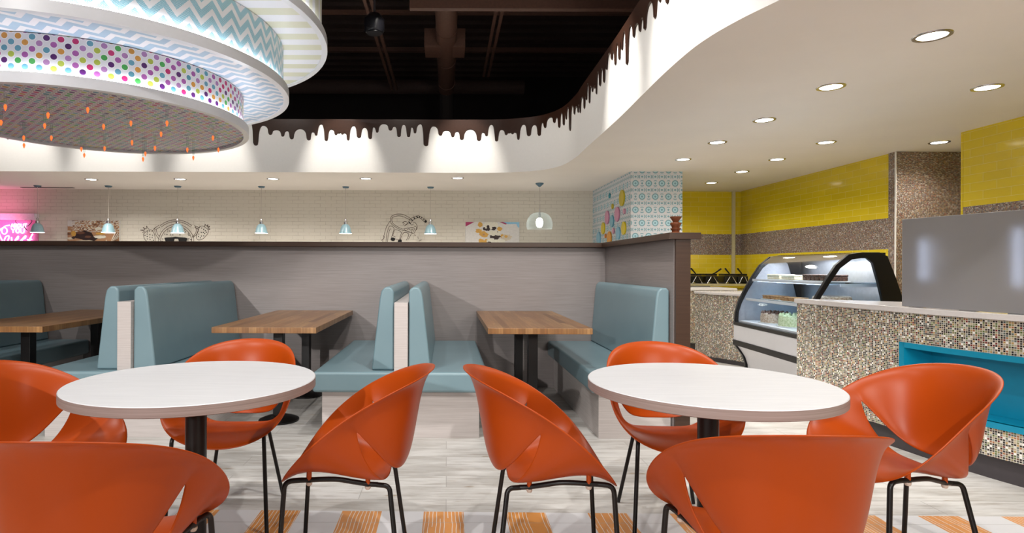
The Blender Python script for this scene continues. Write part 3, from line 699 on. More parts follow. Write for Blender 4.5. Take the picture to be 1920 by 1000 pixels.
# ------------------------------------------------------------------ mosaic service counter with turquoise niche
cp = catmull([(2.835, 4.75, 0), (2.868, 4.4, 0), (2.93, 3.786, 0), (2.985, 3.47, 0), (3.083, 3.135, 0), (3.26, 2.75, 0), (3.5, 2.35, 0), (3.85, 1.95, 0)], 6)
def cnorm(P, i): a = P[max(i - 1, 0)]; c = P[min(i + 1, len(P) - 1)]; d = (c - a).normalized(); return Vector((d.y, -d.x, 0))   # towards the room (-x)
ct = thing('service_counter', 'long mosaic tiled counter with white quartz top and turquoise niche', 'counter', (3.2, 3.6, 0))
ox, oy = 3.2, 3.6
def strip(P, z0, z1, thick=.02, off=0, u0=0):
    b = MB(); u = u0
    for i, p in enumerate(P):
        if i: u += (P[i] - P[i - 1]).length
        nn = cnorm(P, i); a = p + nn * off; q = p + nn * (off - thick)
        b.v += [(a.x - ox, a.y - oy, z0), (a.x - ox, a.y - oy, z1), (q.x - ox, q.y - oy, z1), (q.x - ox, q.y - oy, z0)]
        if i:
            du = (P[i] - P[i - 1]).length; k = (i - 1) * 4; m_ = i * 4
            b.face((k, m_, m_ + 1, k + 1), [(u - du, z0), (u, z0), (u, z1), (u - du, z1)])
            for e in (1, 2, 3): b.face((k + e, m_ + e, m_ + (e + 1) % 4, k + (e + 1) % 4))
    b.face((0, 1, 2, 3)); k = (len(P) - 1) * 4; b.face((k + 3, k + 2, k + 1, k)); return b
NI = 12  # niche starts at this path index (3.786)
la = sum((cp[i + 1] - cp[i]).length for i in range(NI))
B = strip(cp[:NI + 1], .13, .895)
def merge(A, Bq):
    o = len(A.v); A.v += Bq.v
    for k, f in enumerate(Bq.f): A.face([i + o for i in f], Bq.uv.get(k))
merge(B, strip(cp[NI:], .705, .895, u0=la)); merge(B, strip(cp[NI:], .13, .293, u0=la))
e0 = cp[0]; B.prism([(e0.x - ox, e0.y - oy), (e0.x - ox + .018, e0.y - oy - .012), (3.40 - ox, 4.29 - oy), (3.40 - ox, 4.31 - oy)], .13, .895)
B.build('body', m_mosaic, ct)
K = strip(cp, 0, .13, .02, -.03); K.build('kickplate', m_kick, ct)
b = MB(); top = [(p + cnorm(cp, i) * .012) for i, p in enumerate(cp)]; pl = [(p.x - ox, p.y - oy) for p in top] + [(4.4 - ox, 2.3 - oy), (3.62 - ox, 3.4 - oy), (3.45 - ox, 4.30 - oy)]
pl[0] = (pl[0][0] - .005, pl[0][1] + .012)
b.prism(pl[::-1], .895, .93); b.build('worktop', m_quartz, ct, bevel=.003)
# niche: frame and inner box
nb = MB(); P = cp[NI:]
merge(nb, strip(P, .672, .705, .03, .012)); merge(nb, strip(P, .293, .326, .03, .012)); merge(nb, strip(P[:2], .326, .672, .02, .012) if False else MB())
p = P[0]; nn = cnorm(cp, NI); d = (cp[NI + 1] - cp[NI]).normalized()
def nq(a, c): v = p + d * a + nn * c; return (v.x - ox, v.y - oy)
nb.prism([nq(0, .012), nq(.035, .012), nq(.035, -.2), nq(0, -.2)], .293, .705)
merge(nb, strip(P, .293, .705, .015, -.19)); merge(nb, strip(P, .312, .326, .2, 0)); merge(nb, strip(P, .672, .69, .2, 0))
nb.build('niche', m_turq, ct)
# frosted screen on the counter
sa, sb_ = Vector((2.952, 3.80, 0)), Vector((3.118, 3.06, 0))
fs = thing('frosted_screen', 'large frosted glass screen standing on the counter at the right', 'screen', (sa.x, sa.y, .93)); fd = (sb_ - sa); ang = math.atan2(fd.y, fd.x); fs.rotation_euler = (0, 0, ang)
MB().box(0, fd.length, -.006, .006, .004, .566).build('panel', m_frost, fs, bevel=.002)
for x_ in (.05, .35, .60): MB().box(x_, x_ + .09, -.012, .012, 0, .006).build('clip', m_chrome, fs)
for x_, h0, h1 in ((.06, .17, .43), (.576, .15, .47)):
    tb = thing('light_tube', 'cool white light tube glowing through the %s' % ('left part of the frosted screen' if x_ < .3 else 'right part of the frosted screen'), 'lamp')
    v = sa + fd.normalized() * x_ + Vector((-fd.normalized().y, fd.normalized().x, 0)) * .11
    tb.location = (v.x, v.y, .93)
    MB().tube([(0, 0, h0), (0, 0, h1)], .012, 12).build('tube', m_ledblue, tb, smooth=50)
    MB().tube([(0, 0, 0), (0, 0, h0)], .006, 8).build('stand', m_chrome, tb, smooth=50)
# glass sits between camera and tubes

# ------------------------------------------------------------------ low mosaic counters behind the divider
b = MB(); b.box(2.2, 4.2, 8.2, 8.22, .12, .855)
cn = thing('back_counter', 'far mosaic counter facing the camera behind the divider end', 'counter', (3.2, 8.4, 0))
for q in (b,): q.v = [(x - 3.2, y - 8.4, z) for x, y, z in q.v]; q.build('body', m_mosaic, cn)
MB().box(-.38, .8, -.17, -.15, 0, .12).build('kickplate', m_kick, cn); MB().box(-.4, .85, -.22, .38, .855, .89).build('worktop', m_quartz, cn, bevel=.003)
cn2 = thing('side_counter', 'mosaic counter end with white top beside the cake display', 'counter', (3.5, 7.2, 0))
b = MB(); P2 = catmull([(3.27, 7.72, 0), (3.34, 7.4, 0), (3.5, 7.08, 0), (3.62, 6.86, 0), (3.9, 6.6, 0)], 5); ox, oy = 3.5, 7.2
q = strip(P2, .0, .838, .03); q.build('body', m_mosaic, cn2)
tp = [(v + cnorm(P2, i) * .02) for i, v in enumerate(P2)]; MB().prism(([(v.x - ox, v.y - oy) for v in tp] + [(4.1 - ox, 6.6 - oy), (4.1 - ox, 7.72 - oy)])[::-1], .838, .868).build('worktop', m_quartz, cn2, bevel=.003)
q = strip(P2, 0, .05, .005, .006); q.build('kickplate', m_kick, cn2)

# stainless back bench with waffle irons
bn = thing('steel_bench', 'stainless steel bench against the yellow back wall', 'counter', (4.35, 10.4, 0))
MB().box(-.70, 1.2, -.3, .35, .86, .90).build('worktop', m_steel, bn, bevel=.004); MB().box(-.72, 1.18, -.25, .33, 0, .80).build('cabinet', m_steel, bn); MB().box(-.6, .2, -.27, .33, .80, .86).build('drawer', m_kick, bn)
def iron(px, w_, hang, label, D=10.25):
    p = at(px, 531, D); o = thing('waffle_iron', label, 'waffle iron', (p.x, 10.3, .90), 0, 'black waffle irons on the steel bench')
    MB().box(-w_ / 2, w_ / 2, -.13, .13, .02, .13).build('base', m_black, o, bevel=.01)
    MB().box(-w_ / 2 + .01, w_ / 2 - .01, -.12, .12, .135, .17).build('lid', m_black, o, bevel=.01)
    a = hang; MB().tube([(0, -.10, .15), (a * .05, -.16, .19), (a * .13, -.2, .26)], [.01, .012, .015], 8).build('handle', m_black, o, smooth=50)
    for s in (-1, 1): MB().tube([(s * .02, -.15, .12), (s * w_ * .42, -.15, .005)], .006, 6).build('leg', m_chrome, o)
    for s in (-1, 1): MB().box(s * w_ * .4 - .012, s * w_ * .4 + .012, -.11, .11, 0, .02).build('foot', m_kick, o)
iron(1303, .20, -1, 'black waffle iron next to the brown divider post'); iron(1331, .22, 1, 'black waffle iron with handle tipped right, left of the conduit')
iron(1366, .22, -1, 'black waffle iron with handle tipped left, below the conduit'); iron(1389, .18, -1, 'black waffle iron half hidden by the cake display')

# ------------------------------------------------------------------ cake display case
dc = thing('cake_display_case', 'curved glass refrigerated cake display with black ends and white front', 'display case', (3.465, 5.6, 0), -.05); ox, oy = 3.5, 5.6
YN, YF = 4.93, 6.30
outer = [(3.087, .57), (3.095, .70), (3.12, .80), (3.19, .95), (3.265, 1.08), (3.345, 1.205), (3.45, 1.295), (3.56, 1.312), (3.70, 1.312), (3.765, 1.28), (3.84, 1.08), (3.93, .80), (3.95, .57)]
inner = [(3.125, .60), (3.13, .70), (3.16, .80), (3.23, .94), (3.30, 1.055), (3.38, 1.175), (3.475, 1.25), (3.55, 1.262), (3.60, 1.262), (3.645, 1.22), (3.69, 1.06), (3.75, .80), (3.79, .60)]
def bandframe(y0, y1):
    b = MB(); n = len(outer)
    for (a, c) in zip(outer, inner):
        for (x, z) in (a, c):
            for y in (y0, y1): b.v.append((x - ox, y - oy, z))
    for i in range(n):
        j = (i + 1) % n; A, Bq = i * 4, j * 4
        b.face((A, Bq, Bq + 2, A + 2)); b.face((A + 1, A + 3, Bq + 3, Bq + 1)); b.face((A, A + 1, Bq + 1, Bq)); b.face((A + 2, Bq + 2, Bq + 3, A + 3))
    return b
for y0 in (YN, YF - .035): bandframe(y0, y0 + .035).build('end_frame', m_black, dc, bevel=.004)
m_greypanel = plain('grey_inner_panel', (.30, .31, .34), .3)
# end glass
for y0 in (YN + .015, YF - .02):
    MB().prism([(x - ox, z) for x, z in inner][::-1], y0 - oy, y0 + .004 - oy, 'y').build('end_glass' if y0 < 5.5 else 'end_panel', m_caseglass if y0 < 5.5 else m_greypanel, dc)
gp = [(x - ox + .006, z) for x, z in outer[:8]]; gl = gp + [(x + .005, z - .002) for x, z in gp[::-1]]
MB().prism(gl[::-1], YN + .036 - oy, YF - .036 - oy, 'y').build('front_glass', m_caseglass, dc, smooth=50)
MB().box(3.56 - ox, 3.77 - ox, YN + .036 - oy, YF - .036 - oy, 1.285, 1.31).build('lid', m_black, dc)
MB().box(3.78 - ox, 3.80 - ox, YN + .036 - oy, YF - .036 - oy, .60, 1.28).build('rear_door', m_steel, dc)
for z0, z1, nm, mt, xo in ((.565, .60, 'glass_channel', m_black, 3.083), (.405, .565, 'front_panel', m_ringwhite, 3.090), (.35, .405, 'bumper_strip', m_black, 3.080)):
    MB().box(xo - ox, 3.95 - ox, YN - oy, YF - oy, z0, z1).build(nm, mt, dc, bevel=.004)
MB().prism([(x - ox, z) for x, z in [(3.11, .35), (3.15, .30), (3.20, .22), (3.225, .14), (3.23, .02), (3.93, .02), (3.93, .35)]][::-1], YN + .02 - oy, YF - .03 - oy, 'y').build('base', m_ringwhite, dc, smooth=30)
ep = [(3.085, .36), (3.12, .31), (3.17, .24), (3.20, .16), (3.205, .0), (3.24, .0), (3.235, .17), (3.20, .25), (3.14, .33), (3.12, .36)]
for y0 in (YN, YF - .03): MB().prism([(x - ox, z) for x, z in ep][::-1], y0 - oy, y0 + .03 - oy, 'y').build('end_trim', m_black, dc)
MB().box(3.13 - ox, 3.79 - ox, YN + .04 - oy, YF - .04 - oy, .60, .615).build('display_deck', m_ringwhite, dc)
m_shelf = glass('shelf_glass', (.80, .90, .95), .3)
for z_, x0 in ((1.045, 3.27), (.842, 3.20)):
    MB().box(x0 - ox, 3.77 - ox, YN + .05 - oy, YF - .05 - oy, z_, z_ + .01).build('shelf', m_shelf, dc)
    MB().box(x0 - ox - .008, x0 - ox + .006, YN + .05 - oy, YF - .05 - oy, z_ - .010, z_ + .014).build('shelf_rail', m_ringwhite, dc)
    MB().box(x0 - ox + .02, x0 - ox + .03, YN + .1 - oy, YF - .1 - oy, z_ - .012, z_ - .003).build('shelf_light', m_ledblue, dc)
    for yy in (YN + .15, 5.6, YF - .15): MB().box(x0 - ox + .2, 3.78 - ox, yy - oy - .006, yy - oy + .006, z_ - .03, z_ - .001).build('shelf_bracket', m_ringwhite, dc)
for a_, c_ in ((5.0, 5.28), (5.36, 5.66), (5.86, 6.16)): MB().box(3.50 - ox, 3.53 - ox, a_ - oy, c_ - oy, 1.262, 1.275).build('led_bar', m_ledblue, dc)
lamp('case_light', 'AREA', (3.5, 5.6, 1.25), 9, (3.5, 5.6, 0), (.85, .9, 1), shape='RECTANGLE', size=.1, size_y=1.2)

def food(name, cols, bumpy=.004):
    t = NT(name, .6); n = t.noise(t.obj(), 70, 4); t.base(t.ramp(n, [(.35, cols[0]), (.6, cols[1])])); t.bump(n, .8, .006); return t.m
m_cream = food('cream_frosting', ((.70, .60, .38), (.80, .74, .58))); m_chc = food('chocolate_frosting', ((.03, .012, .008), (.14, .06, .035))); m_nut = food('nutty_crumb', ((.30, .20, .13), (.55, .45, .36)))
m_green = food('pale_green_frosting', ((.35, .45, .22), (.62, .68, .45))); m_cakeb = food('golden_sponge', ((.30, .13, .04), (.50, .27, .11))); m_card = plain('white_cake_board', (.75, .75, .73), .5)
def cake(x, y, z, w_, l_, h, body, topm, label, round_=False, cuts=0):
    o = thing('cake', label, 'cake', (x - .035 + (y - 5.6) * .05, y, z + .003), -.05); rnd = random.Random(int(x * 999 + y * 777))
    if round_: MB().lathe([(0, 0), (w_ / 2 + .02, 0), (w_ / 2 + .02, .005), (0, .005)], n=24).build('cake_board', m_card, o)
    else: MB().box(-w_ / 2 - .01, w_ / 2 + .01, -l_ / 2 - .01, l_ / 2 + .01, 0, .005).build('cake_board', m_card, o)
    n = cuts or 1
    for i in range(n):
        y0 = -l_ / 2 + l_ * i / n + (.006 if cuts else 0); y1 = -l_ / 2 + l_ * (i + 1) / n - (.006 if cuts else 0)
        if round_: MB().lathe([(0, .005), (w_ / 2, .005), (w_ / 2 + .004, h * .5), (w_ / 2 - .004, h * .92), (w_ / 2 - .02, h), (0, h)], n=24).build('sponge', body, o, smooth=50)
        else: MB().box(-w_ / 2, w_ / 2, y0, y1, .005, h * .7 if topm else h).build('sponge', body, o, bevel=.008)
        if topm and not round_: MB().box(-w_ / 2 - .003, w_ / 2 + .003, y0 - .002, y1 + .002, h * .7, h).build('frosting', topm, o, bevel=.009, seg=3)
    if round_ and topm:
        b = MB()
        for k in range(22):
            q = 2 * PI * k / 22 + rnd.random() * .2; r = (w_ / 2 - .02) * (1 if k % 2 else .6); b.lathe([(0, .028), (.012, .018), (.018, 0), (0, 0)], (r * math.cos(q), r * math.sin(q), h - .004), 8)
        b.build('frosting', topm, o, smooth=60)
S1, S2, S3 = 1.055, .852, .615
cake(3.42, 5.98, S1, .16, .24, .055, m_cream, m_cream, 'cream slab cake on the top shelf, far one')
cake(3.42, 5.70, S1, .16, .24, .05, m_cream, m_cream, 'cream slab cake on the top shelf, in the middle')
cake(3.46, 5.30, S1, .17, .42, .062, m_chc, m_chc, 'row of chocolate dipped cake slices on the top shelf', cuts=6)
cake(3.36, 5.96, S2, .15, .26, .042, m_cakeb, m_cakeb, 'golden brown tray bake on the middle shelf, far one', cuts=3)
cake(3.36, 5.62, S2, .15, .24, .042, m_cakeb, m_cakeb, 'golden brown tray bake on the middle shelf, nearer one', cuts=3)
cake(3.48, 5.22, S2, .3, .3, .075, m_nut, None, 'round nut coated cake on the middle shelf', round_=True)
cake(3.36, 5.98, S3, .26, .26, .10, m_nut, m_chc, 'round cake topped with chocolate curls on the bottom deck', round_=True)
cake(3.36, 5.60, S3, .28, .28, .105, m_green, m_green, 'round pale green frosted cake on the bottom deck', round_=True)
cake(3.62, 6.17, S1, .10, .10, .04, m_nut, m_nut, 'small brown cake at the far end of the top shelf')

# ------------------------------------------------------------------ wall decor: discs on the ring wallpaper
DS = [(255, 357, 55, (.05, .33, .42), 'small teal disc, topmost of the wall discs'), (400, 385, 190, (.58, .46, .01), 'largest mustard yellow wall disc, at upper right'), (290, 482, 60, (.58, .46, .01), 'small mustard yellow wall disc above the pink ones'),
      (228, 613, 160, (.62, .26, .42), 'pink wall disc at middle left'), (285, 657, 140, (.16, .42, .55), 'blue wall disc between the two big pink ones'), (345, 575, 175, (.62, .26, .42), 'largest pink wall disc in the centre'), (428, 540, 65, (.66, .32, .46), 'small pink wall disc at the right'),
      (182, 740, 140, (.72, .58, .01), 'yellow wall disc at lower left'), (210, 830, 50, (.75, .25, .04), 'tiny orange wall disc beside the orange one'), (302, 770, 70, (.66, .32, .46), 'small pink wall disc between blue and orange'), (255, 860, 170, (.75, .33, .03), 'large orange wall disc behind the divider cap'),
      (130, 860, 160, (.22, .50, .68), 'leftmost sky blue wall disc behind the divider cap'), (358, 797, 150, (.25, .55, .75), 'sky blue wall disc left of the yellow one'), (422, 738, 155, (.78, .62, .01), 'bright yellow wall disc at lower right')]
dm = {}
for zx, zy, hh, col, lab in DS:
    px, py = 1100 + zx / 6.25, 310 + zy / 6.25; D = 2.755 * F / (px - CX); p = at(px, py, D); r = hh / 2 / 6.25 * D / F
    if col not in dm: dm[col] = plain('disc_paint', col, .3)
    b = MB(); b.tube([(2.780, p.y, p.z), (2.757, p.y, p.z)], [r, r], 40); o = b.build('wall_disc', dm[col], smooth=30, bevel=.003); tag(o, lab, 'wall disc', 'coloured discs on the ring wallpaper')
# fountain-shaped ceramic on the cap
p = at(1265, 436, 4.25); o = thing('ceramic_fountain', 'small brown tiered ceramic ornament on top of the divider corner', 'ornament', (XR + .09, 4.2, 1.415))
MB().lathe([(0, 0), (.040, 0), (.042, .012), (.025, .02), (.028, .03), (.036, .038), (.036, .044), (0, .045)], n=20).build('lower_bowl', m_terra, o, smooth=50)
MB().lathe([(0, .045), (.026, .045), (.030, .06), (.040, .075), (.038, .083), (.024, .088), (0, .088)], n=20).build('middle_bowl', m_terra, o, smooth=50)
MB().lathe([(0, .088), (.018, .088), (.024, .10), (.040, .122), (.040, .128), (0, .124)], n=20).build('upper_bowl', m_terra, o, smooth=50)

# ------------------------------------------------------------------ pictures, drawings and neon on the brick wall
YB = DB - .001
m_canvas = plain('canvas_white', (.75, .74, .72), .5)
def blob(b, cx, cz, rx, rz, y, mi, seed=0, n=18, rot=0, jag=.12):
    rnd = random.Random(seed); o = len(b.v); b.cur = mi
    for k in range(n):
        q = 2 * PI * k / n; j = 1 + rnd.uniform(-jag, jag); x = rx * j * math.cos(q); z = rz * j * math.sin(q)
        b.v.append((cx + x * math.cos(rot) - z * math.sin(rot), y, cz + x * math.sin(rot) + z * math.cos(rot)))
    b.face([o + k for k in range(n)])
pk = dict(cream=plain('print_cream', (.80, .77, .66), .5), choc=plain('print_chocolate', (.035, .018, .018), .5), gold=plain('print_gold', (.68, .38, .08), .5), mag=plain('print_magenta', (.42, .03, .13), .5), sky=plain('print_sky', (.28, .58, .80), .5), plate=plain('print_plate', (.72, .70, .68), .5), tan=plain('print_tan', (.48, .26, .14), .5), brown=plain('print_brown', (.16, .07, .04), .5), pale=plain('print_pale', (.66, .58, .46), .5))
mats = [m_canvas] + list(pk.values()); ki = {k: i + 1 for i, k in enumerate(pk)}
def picture(x0px, x1px, ytop, label, art):
    a = at(x0px, ytop, YB - .04); c = at(x1px, ytop, YB - .04); w_ = c.x - a.x; hgt = .78; o = thing('canvas_picture', label, 'picture', (a.x, YB - .04, a.z - hgt))
    MB().box(0, w_, 0, .039, 0, hgt).build('canvas', m_canvas, o, bevel=.003)
    b = MB(); art(b, w_, hgt); 
    # clip everything to the canvas
    b.v = [(min(max(x, .004), w_ - .004), y, min(max(z, .004), hgt - .004)) for x, y, z in b.v]
    b.build('print', mats, o)
def art_sundae(b, w, h):   # u,v from the zoom: x 190..1690, y 235..860 -> top 0.42 of the canvas height
    X = lambda zx: (zx - 190) / 1500 * w; Z = lambda zy: h - (zy - 235) / 1500 * w
    b.cur = ki['plate']; b.add([(0, -.001, 0), (w, -.001, 0), (w, -.001, h), (0, -.001, h)], [(0, 1, 2, 3)])
    b.cur = ki['mag']; b.add([(0, -.002, h), (0, -.002, Z(370)), (X(440), -.002, h)], [(0, 1, 2)]); b.add([(X(1130), -.002, h), (X(1310), -.002, Z(310)), (X(1350), -.002, Z(290)), (X(1250), -.002, h)], [(0, 1, 2, 3)])
    b.cur = ki['sky']; b.add([(X(1230), -.002, h), (X(1370), -.002, Z(300)), (X(1600), -.002, Z(290)), (X(1650), -.002, Z(390)), (w, -.002, Z(390)), (w, -.002, h)], [(0, 1, 2, 3, 4, 5)])
    S = X(1190) - X(190); k = w / 1500
    L = [('gold', 600, 310, 60, 75), ('gold', 560, 490, 90, 60), ('gold', 700, 580, 120, 80), ('tan', 700, 590, 30, 25), ('gold', 640, 780, 80, 80), ('gold', 760, 790, 60, 70), ('gold', 1140, 430, 70, 60), ('gold', 1210, 630, 50, 60), ('pale', 1340, 670, 140, 90), ('gold', 1320, 640, 50, 40),
         ('cream', 860, 330, 180, 110), ('cream', 980, 330, 120, 90), ('choc', 790, 430, 110, 60), ('choc', 960, 420, 95, 50), ('choc', 820, 380, 40, 55), ('cream', 900, 400, 35, 55), ('cream', 760, 400, 30, 25), ('cream', 930, 540, 130, 60), ('cream', 1080, 520, 90, 45), ('choc', 1080, 515, 22, 12),
         ('choc', 1010, 650, 150, 50), ('choc', 1050, 700, 70, 50), ('cream', 960, 590, 60, 35), ('cream', 1090, 590, 60, 30), ('cream', 900, 760, 120, 60), ('cream', 1140, 770, 140, 60), ('choc', 860, 810, 60, 25), ('cream', 1000, 870, 200, 80), ('choc', 1150, 840, 25, 15), ('choc', 1250, 830, 20, 15), ('choc', 1000, 940, 120, 40)]
    for i, (c, x, y, rx, ry) in enumerate(L): blob(b, X(x), Z(y), rx * k, ry * k, -.003 - i * .00012, ki[c], i, jag=.2)
def art_pastry(b, w, h):
    X = lambda zx: (zx - 220) / 1300 * w; Z = lambda zy: h - (zy - 310) / 1300 * w; k = w / 1300; rnd = random.Random(3)
    b.cur = ki['tan']; b.add([(0, -.001, 0), (w, -.001, 0), (w, -.001, h), (0, -.001, h)], [(0, 1, 2, 3)])
    blob(b, X(300), Z(380), 110 * k, 90 * k, -.0015, ki['plate'], 1)
    i = 0
    for gx in range(370, 1540, 46):
        for gy in range(330, 620, 42):
            i += 1; c = ('cream', 'brown', 'plate', 'cream', 'pale')[rnd.randrange(5)]
            blob(b, X(gx + rnd.uniform(-20, 20)), Z(gy + rnd.uniform(-14, 14)), rnd.uniform(30, 52) * k, rnd.uniform(7, 13) * k, -.002 - i * .00002, ki[c], i, 10, rnd.uniform(-.9, .9), .2)
    for q in range(10): blob(b, X(1380 + q * 16), Z(700 + (q % 3) * 30), 10 * k, 150 * k, -.006 - q * .0001, ki[('cream', 'brown', 'tan')[q % 3]], q, 12, -.45 - q * .04)
    for j, (c, x, y, rx, ry) in enumerate([('choc', 640, 680, 230, 110), ('choc', 800, 760, 190, 60), ('brown', 560, 620, 110, 40), ('brown', 740, 720, 80, 30), ('gold', 380, 640, 60, 70), ('pale', 300, 760, 90, 30), ('choc', 380, 740, 50, 30), ('pale', 680, 850, 280, 45), ('cream', 1050, 720, 150, 42), ('cream', 1000, 510, 90, 34), ('gold', 1050, 640, 120, 26), ('brown', 1200, 880, 160, 60), ('pale', 1200, 850, 20, 60), ('cream', 260, 580, 60, 16), ('brown', 270, 650, 50, 20)]):
        blob(b, X(x), Z(y), rx * k, ry * k, -.008 - j * .0002, ki[c], 50 + j, 20, 0, .14)
picture(872.5, 974, 416, 'canvas picture of a cream and chocolate waffle sundae on the brick wall', art_sundae)
picture(126.5, 224, 413.5, 'canvas picture of chocolate pastry on the brick wall beside the neon sign', art_pastry)
# line drawings on the brick: coordinates are traced in zoom units and put on the wall at real size
m_ink = plain('black_wall_ink', (.006, .005, .005), .7); m_inkl = plain('brown_wall_ink', (.10, .065, .045), .7)
def drawing(name, label, zx0, zy0, sc_, strokes, fills, r=.006):
    o = thing(name, label, 'wall drawing', (0, YB, 0)); w0 = at(zx0, zy0, YB); o.location = (w0.x, YB, w0.z)
    def W(x, y): p = at(zx0 + x / sc_, zy0 + y / sc_, YB); return (p.x - w0.x, -.003, p.z - w0.z)
    b = MB()
    for st in strokes:
        rr = r; pts = st
        if isinstance(st[0], (int, float)): rr = st[0]; pts = st[1]
        P = catmull([W(*q) for q in pts], 5) if len(pts) > 2 else [Vector(W(*q)) for q in pts]
        for a, c in zip(P, P[1:]):
            d = c - a
            if d.length < 1e-6: continue
            d.normalize(); nn = Vector((-d.z, 0, d.x)) * rr; e = d * rr * .5; b.add([a - nn - e, c - nn + e, c + nn + e, a + nn - e], [(0, 1, 2, 3)])
    if fills:
        for i, f in enumerate(fills):
            if len(f) == 4 and isinstance(f[0], (int, float)): c = W(f[0], f[1]); k = YB / F / sc_; blob(b, c[0], c[2], f[2] * k, f[3] * k, -.004 - i * .00003, 1, i, 12, 0, .1)
            else: b.cur = 1; P = [W(*q) for q in f]; n0 = len(b.v); b.v += [(p[0], -.004, p[2]) for p in P]; b.face(range(n0, n0 + len(P)))
    b.build('ink_lines', [m_inkl, m_ink], o)
def arc(cx, cy, rx, ry, a0, a1, n=14): return [(cx + rx * math.cos(R(a0 + (a1 - a0) * i / n)), cy - ry * math.sin(R(a0 + (a1 - a0) * i / n))) for i in range(n + 1)]
st = [arc(900, 640, 520, 490, 25, 155, 12)[2:-2], arc(900, 640, 480, 450, 25, 155, 12)[2:-2], arc(905, 660, 400, 410, 0, 180, 16), arc(905, 660, 355, 365, 0, 180, 16),
      [(440, 330), (350, 420)], [(400, 350), (520, 270)], [(430, 380), (540, 310)], [(420, 370), (440, 470), (500, 560), (530, 600)], [(460, 370), (480, 460), (530, 530)], [(1310, 280), (1440, 330)], [(1320, 310), (1400, 360)],
      [(1340, 300), (1360, 400), (1320, 480), (1260, 540)], [(1380, 330), (1400, 400), (1360, 480), (1290, 540)],
      [(200, 440), (170, 480), (190, 570), (250, 640), (320, 700)], [(200, 440), (280, 380), (360, 385), (410, 460), (430, 560), (425, 660)],
      [(1410, 350), (1370, 480), (1360, 550), (1400, 600), (1500, 580), (1600, 480), (1630, 400), (1600, 350), (1500, 290), (1430, 310), (1410, 350)],
      [(150, 440), (190, 400), (100, 380), (200, 370), (160, 320), (230, 350), (240, 290), (270, 340), (290, 350)], [(1540, 300), (1560, 250), (1580, 290), (1620, 260), (1610, 310), (1660, 300), (1620, 340), (1670, 360), (1620, 370)]]
fi = [[(640, 555), (700, 545), (820, 540), (890, 528), (980, 540), (1100, 548), (1165, 565), (1150, 600), (1125, 670), (1000, 670), (965, 640), (950, 575), (870, 575), (855, 640), (830, 670), (690, 670), (660, 620)]]
fi += [(x, y, 11, 13) for x, y in [(205, 500), (255, 470), (260, 425), (305, 400), (315, 480), (255, 525), (315, 545), (375, 495), (365, 545), (260, 580), (320, 595), (395, 610), (360, 635), (1480, 335), (1525, 365), (1565, 395), (1515, 435), (1470, 435), (1585, 430), (1545, 460), (1415, 470), (1525, 510), (1475, 515), (1405, 525), (1450, 555)]]
fi += [(x, y, 16, 9) for x, y in [(720, 380), (715, 420), (760, 400), (700, 480), (780, 490), (1100, 380), (1120, 420), (1090, 440), (1180, 470), (1195, 505), (600, 580), (590, 630), (1190, 575), (1235, 595), (1170, 605), (650, 470), (830, 490), (990, 490)]]
drawing('melon_drawing', 'ink drawing on brick of a melon with sunglasses and strawberry headphones', 255, 400, 12, st, fi, .0045)
st = [[(290, 330), (300, 240), (380, 180), (500, 155), (620, 170), (760, 240), (830, 300)], [(330, 320), (340, 250), (440, 205), (560, 205), (700, 260), (800, 310)], [(290, 330), (320, 400), (420, 480), (560, 550), (700, 580), (790, 610)], [(330, 320), (360, 390), (470, 470), (600, 530)],
      [(285, 330), (200, 470), (150, 620), (120, 760), (100, 830), (130, 890)], [(185, 890), (195, 720), (225, 570), (262, 475), (300, 455), (350, 475), (385, 515), (362, 600), (335, 700), (305, 790)], [(350, 700), (375, 620), (400, 560), (430, 548), (500, 565), (555, 598), (565, 640), (545, 700), (525, 780)], [(545, 790), (575, 700), (610, 640), (660, 615), (720, 630), (752, 665), (735, 720), (690, 810)], [(820, 640), (790, 700), (740, 790)], [(215, 890), (235, 720), (260, 600), (290, 520)], [(670, 430), (700, 400), (760, 400)], [(700, 560), (760, 520), (790, 560), (840, 530), (870, 590)], [(600, 360), (640, 390), (620, 430)],
      [(600, 380), (640, 340), (700, 350), (720, 400), (660, 440), (640, 450)], [(850, 350), (920, 380), (960, 450), (960, 520), (920, 570), (880, 640), (820, 620), (830, 560)], [(620, 530), (700, 510), (760, 500), (820, 490), (880, 500), (900, 560)], [(790, 400), (830, 430), (870, 400)], [(880, 460), (940, 480), (930, 560)], [(640, 540), (720, 590), (850, 630)],
      [(740, 370), (800, 270), (960, 200), (1040, 215), (1190, 310)], [(790, 400), (860, 310), (970, 250), (1040, 260), (1150, 360)], [(60, 820), (150, 740), (120, 700)], [(880, 690), (900, 670)], [(910, 700), (930, 680)], [(980, 720), (990, 770)], [(1010, 830), (1070, 800)], [(840, 880), (860, 860)], [(360, 700), (420, 730)], [(400, 770), (490, 790)]]
fi = [(355, 785, 58, 45), (530, 835, 52, 50), (1175, 340, 30, 34), (410, 885, 45, 14)]
for a_, b_, c_, d_ in [(755, 350, 790, 400), (815, 290, 850, 330), (880, 240, 905, 290), (945, 205, 975, 255), (1020, 210, 1010, 255), (1080, 240, 1050, 275), (1140, 275, 1105, 315)]: fi.append([(a_ - 14, b_), (a_ + 14, b_ - 5), (c_ + 14, d_ - 10), (c_ - 10, d_)])
drawing('milkshake_drawing', 'ink drawing on brick of a milkshake glass with striped straw and sunglasses', 710, 390, 13.33, st, fi, .004)
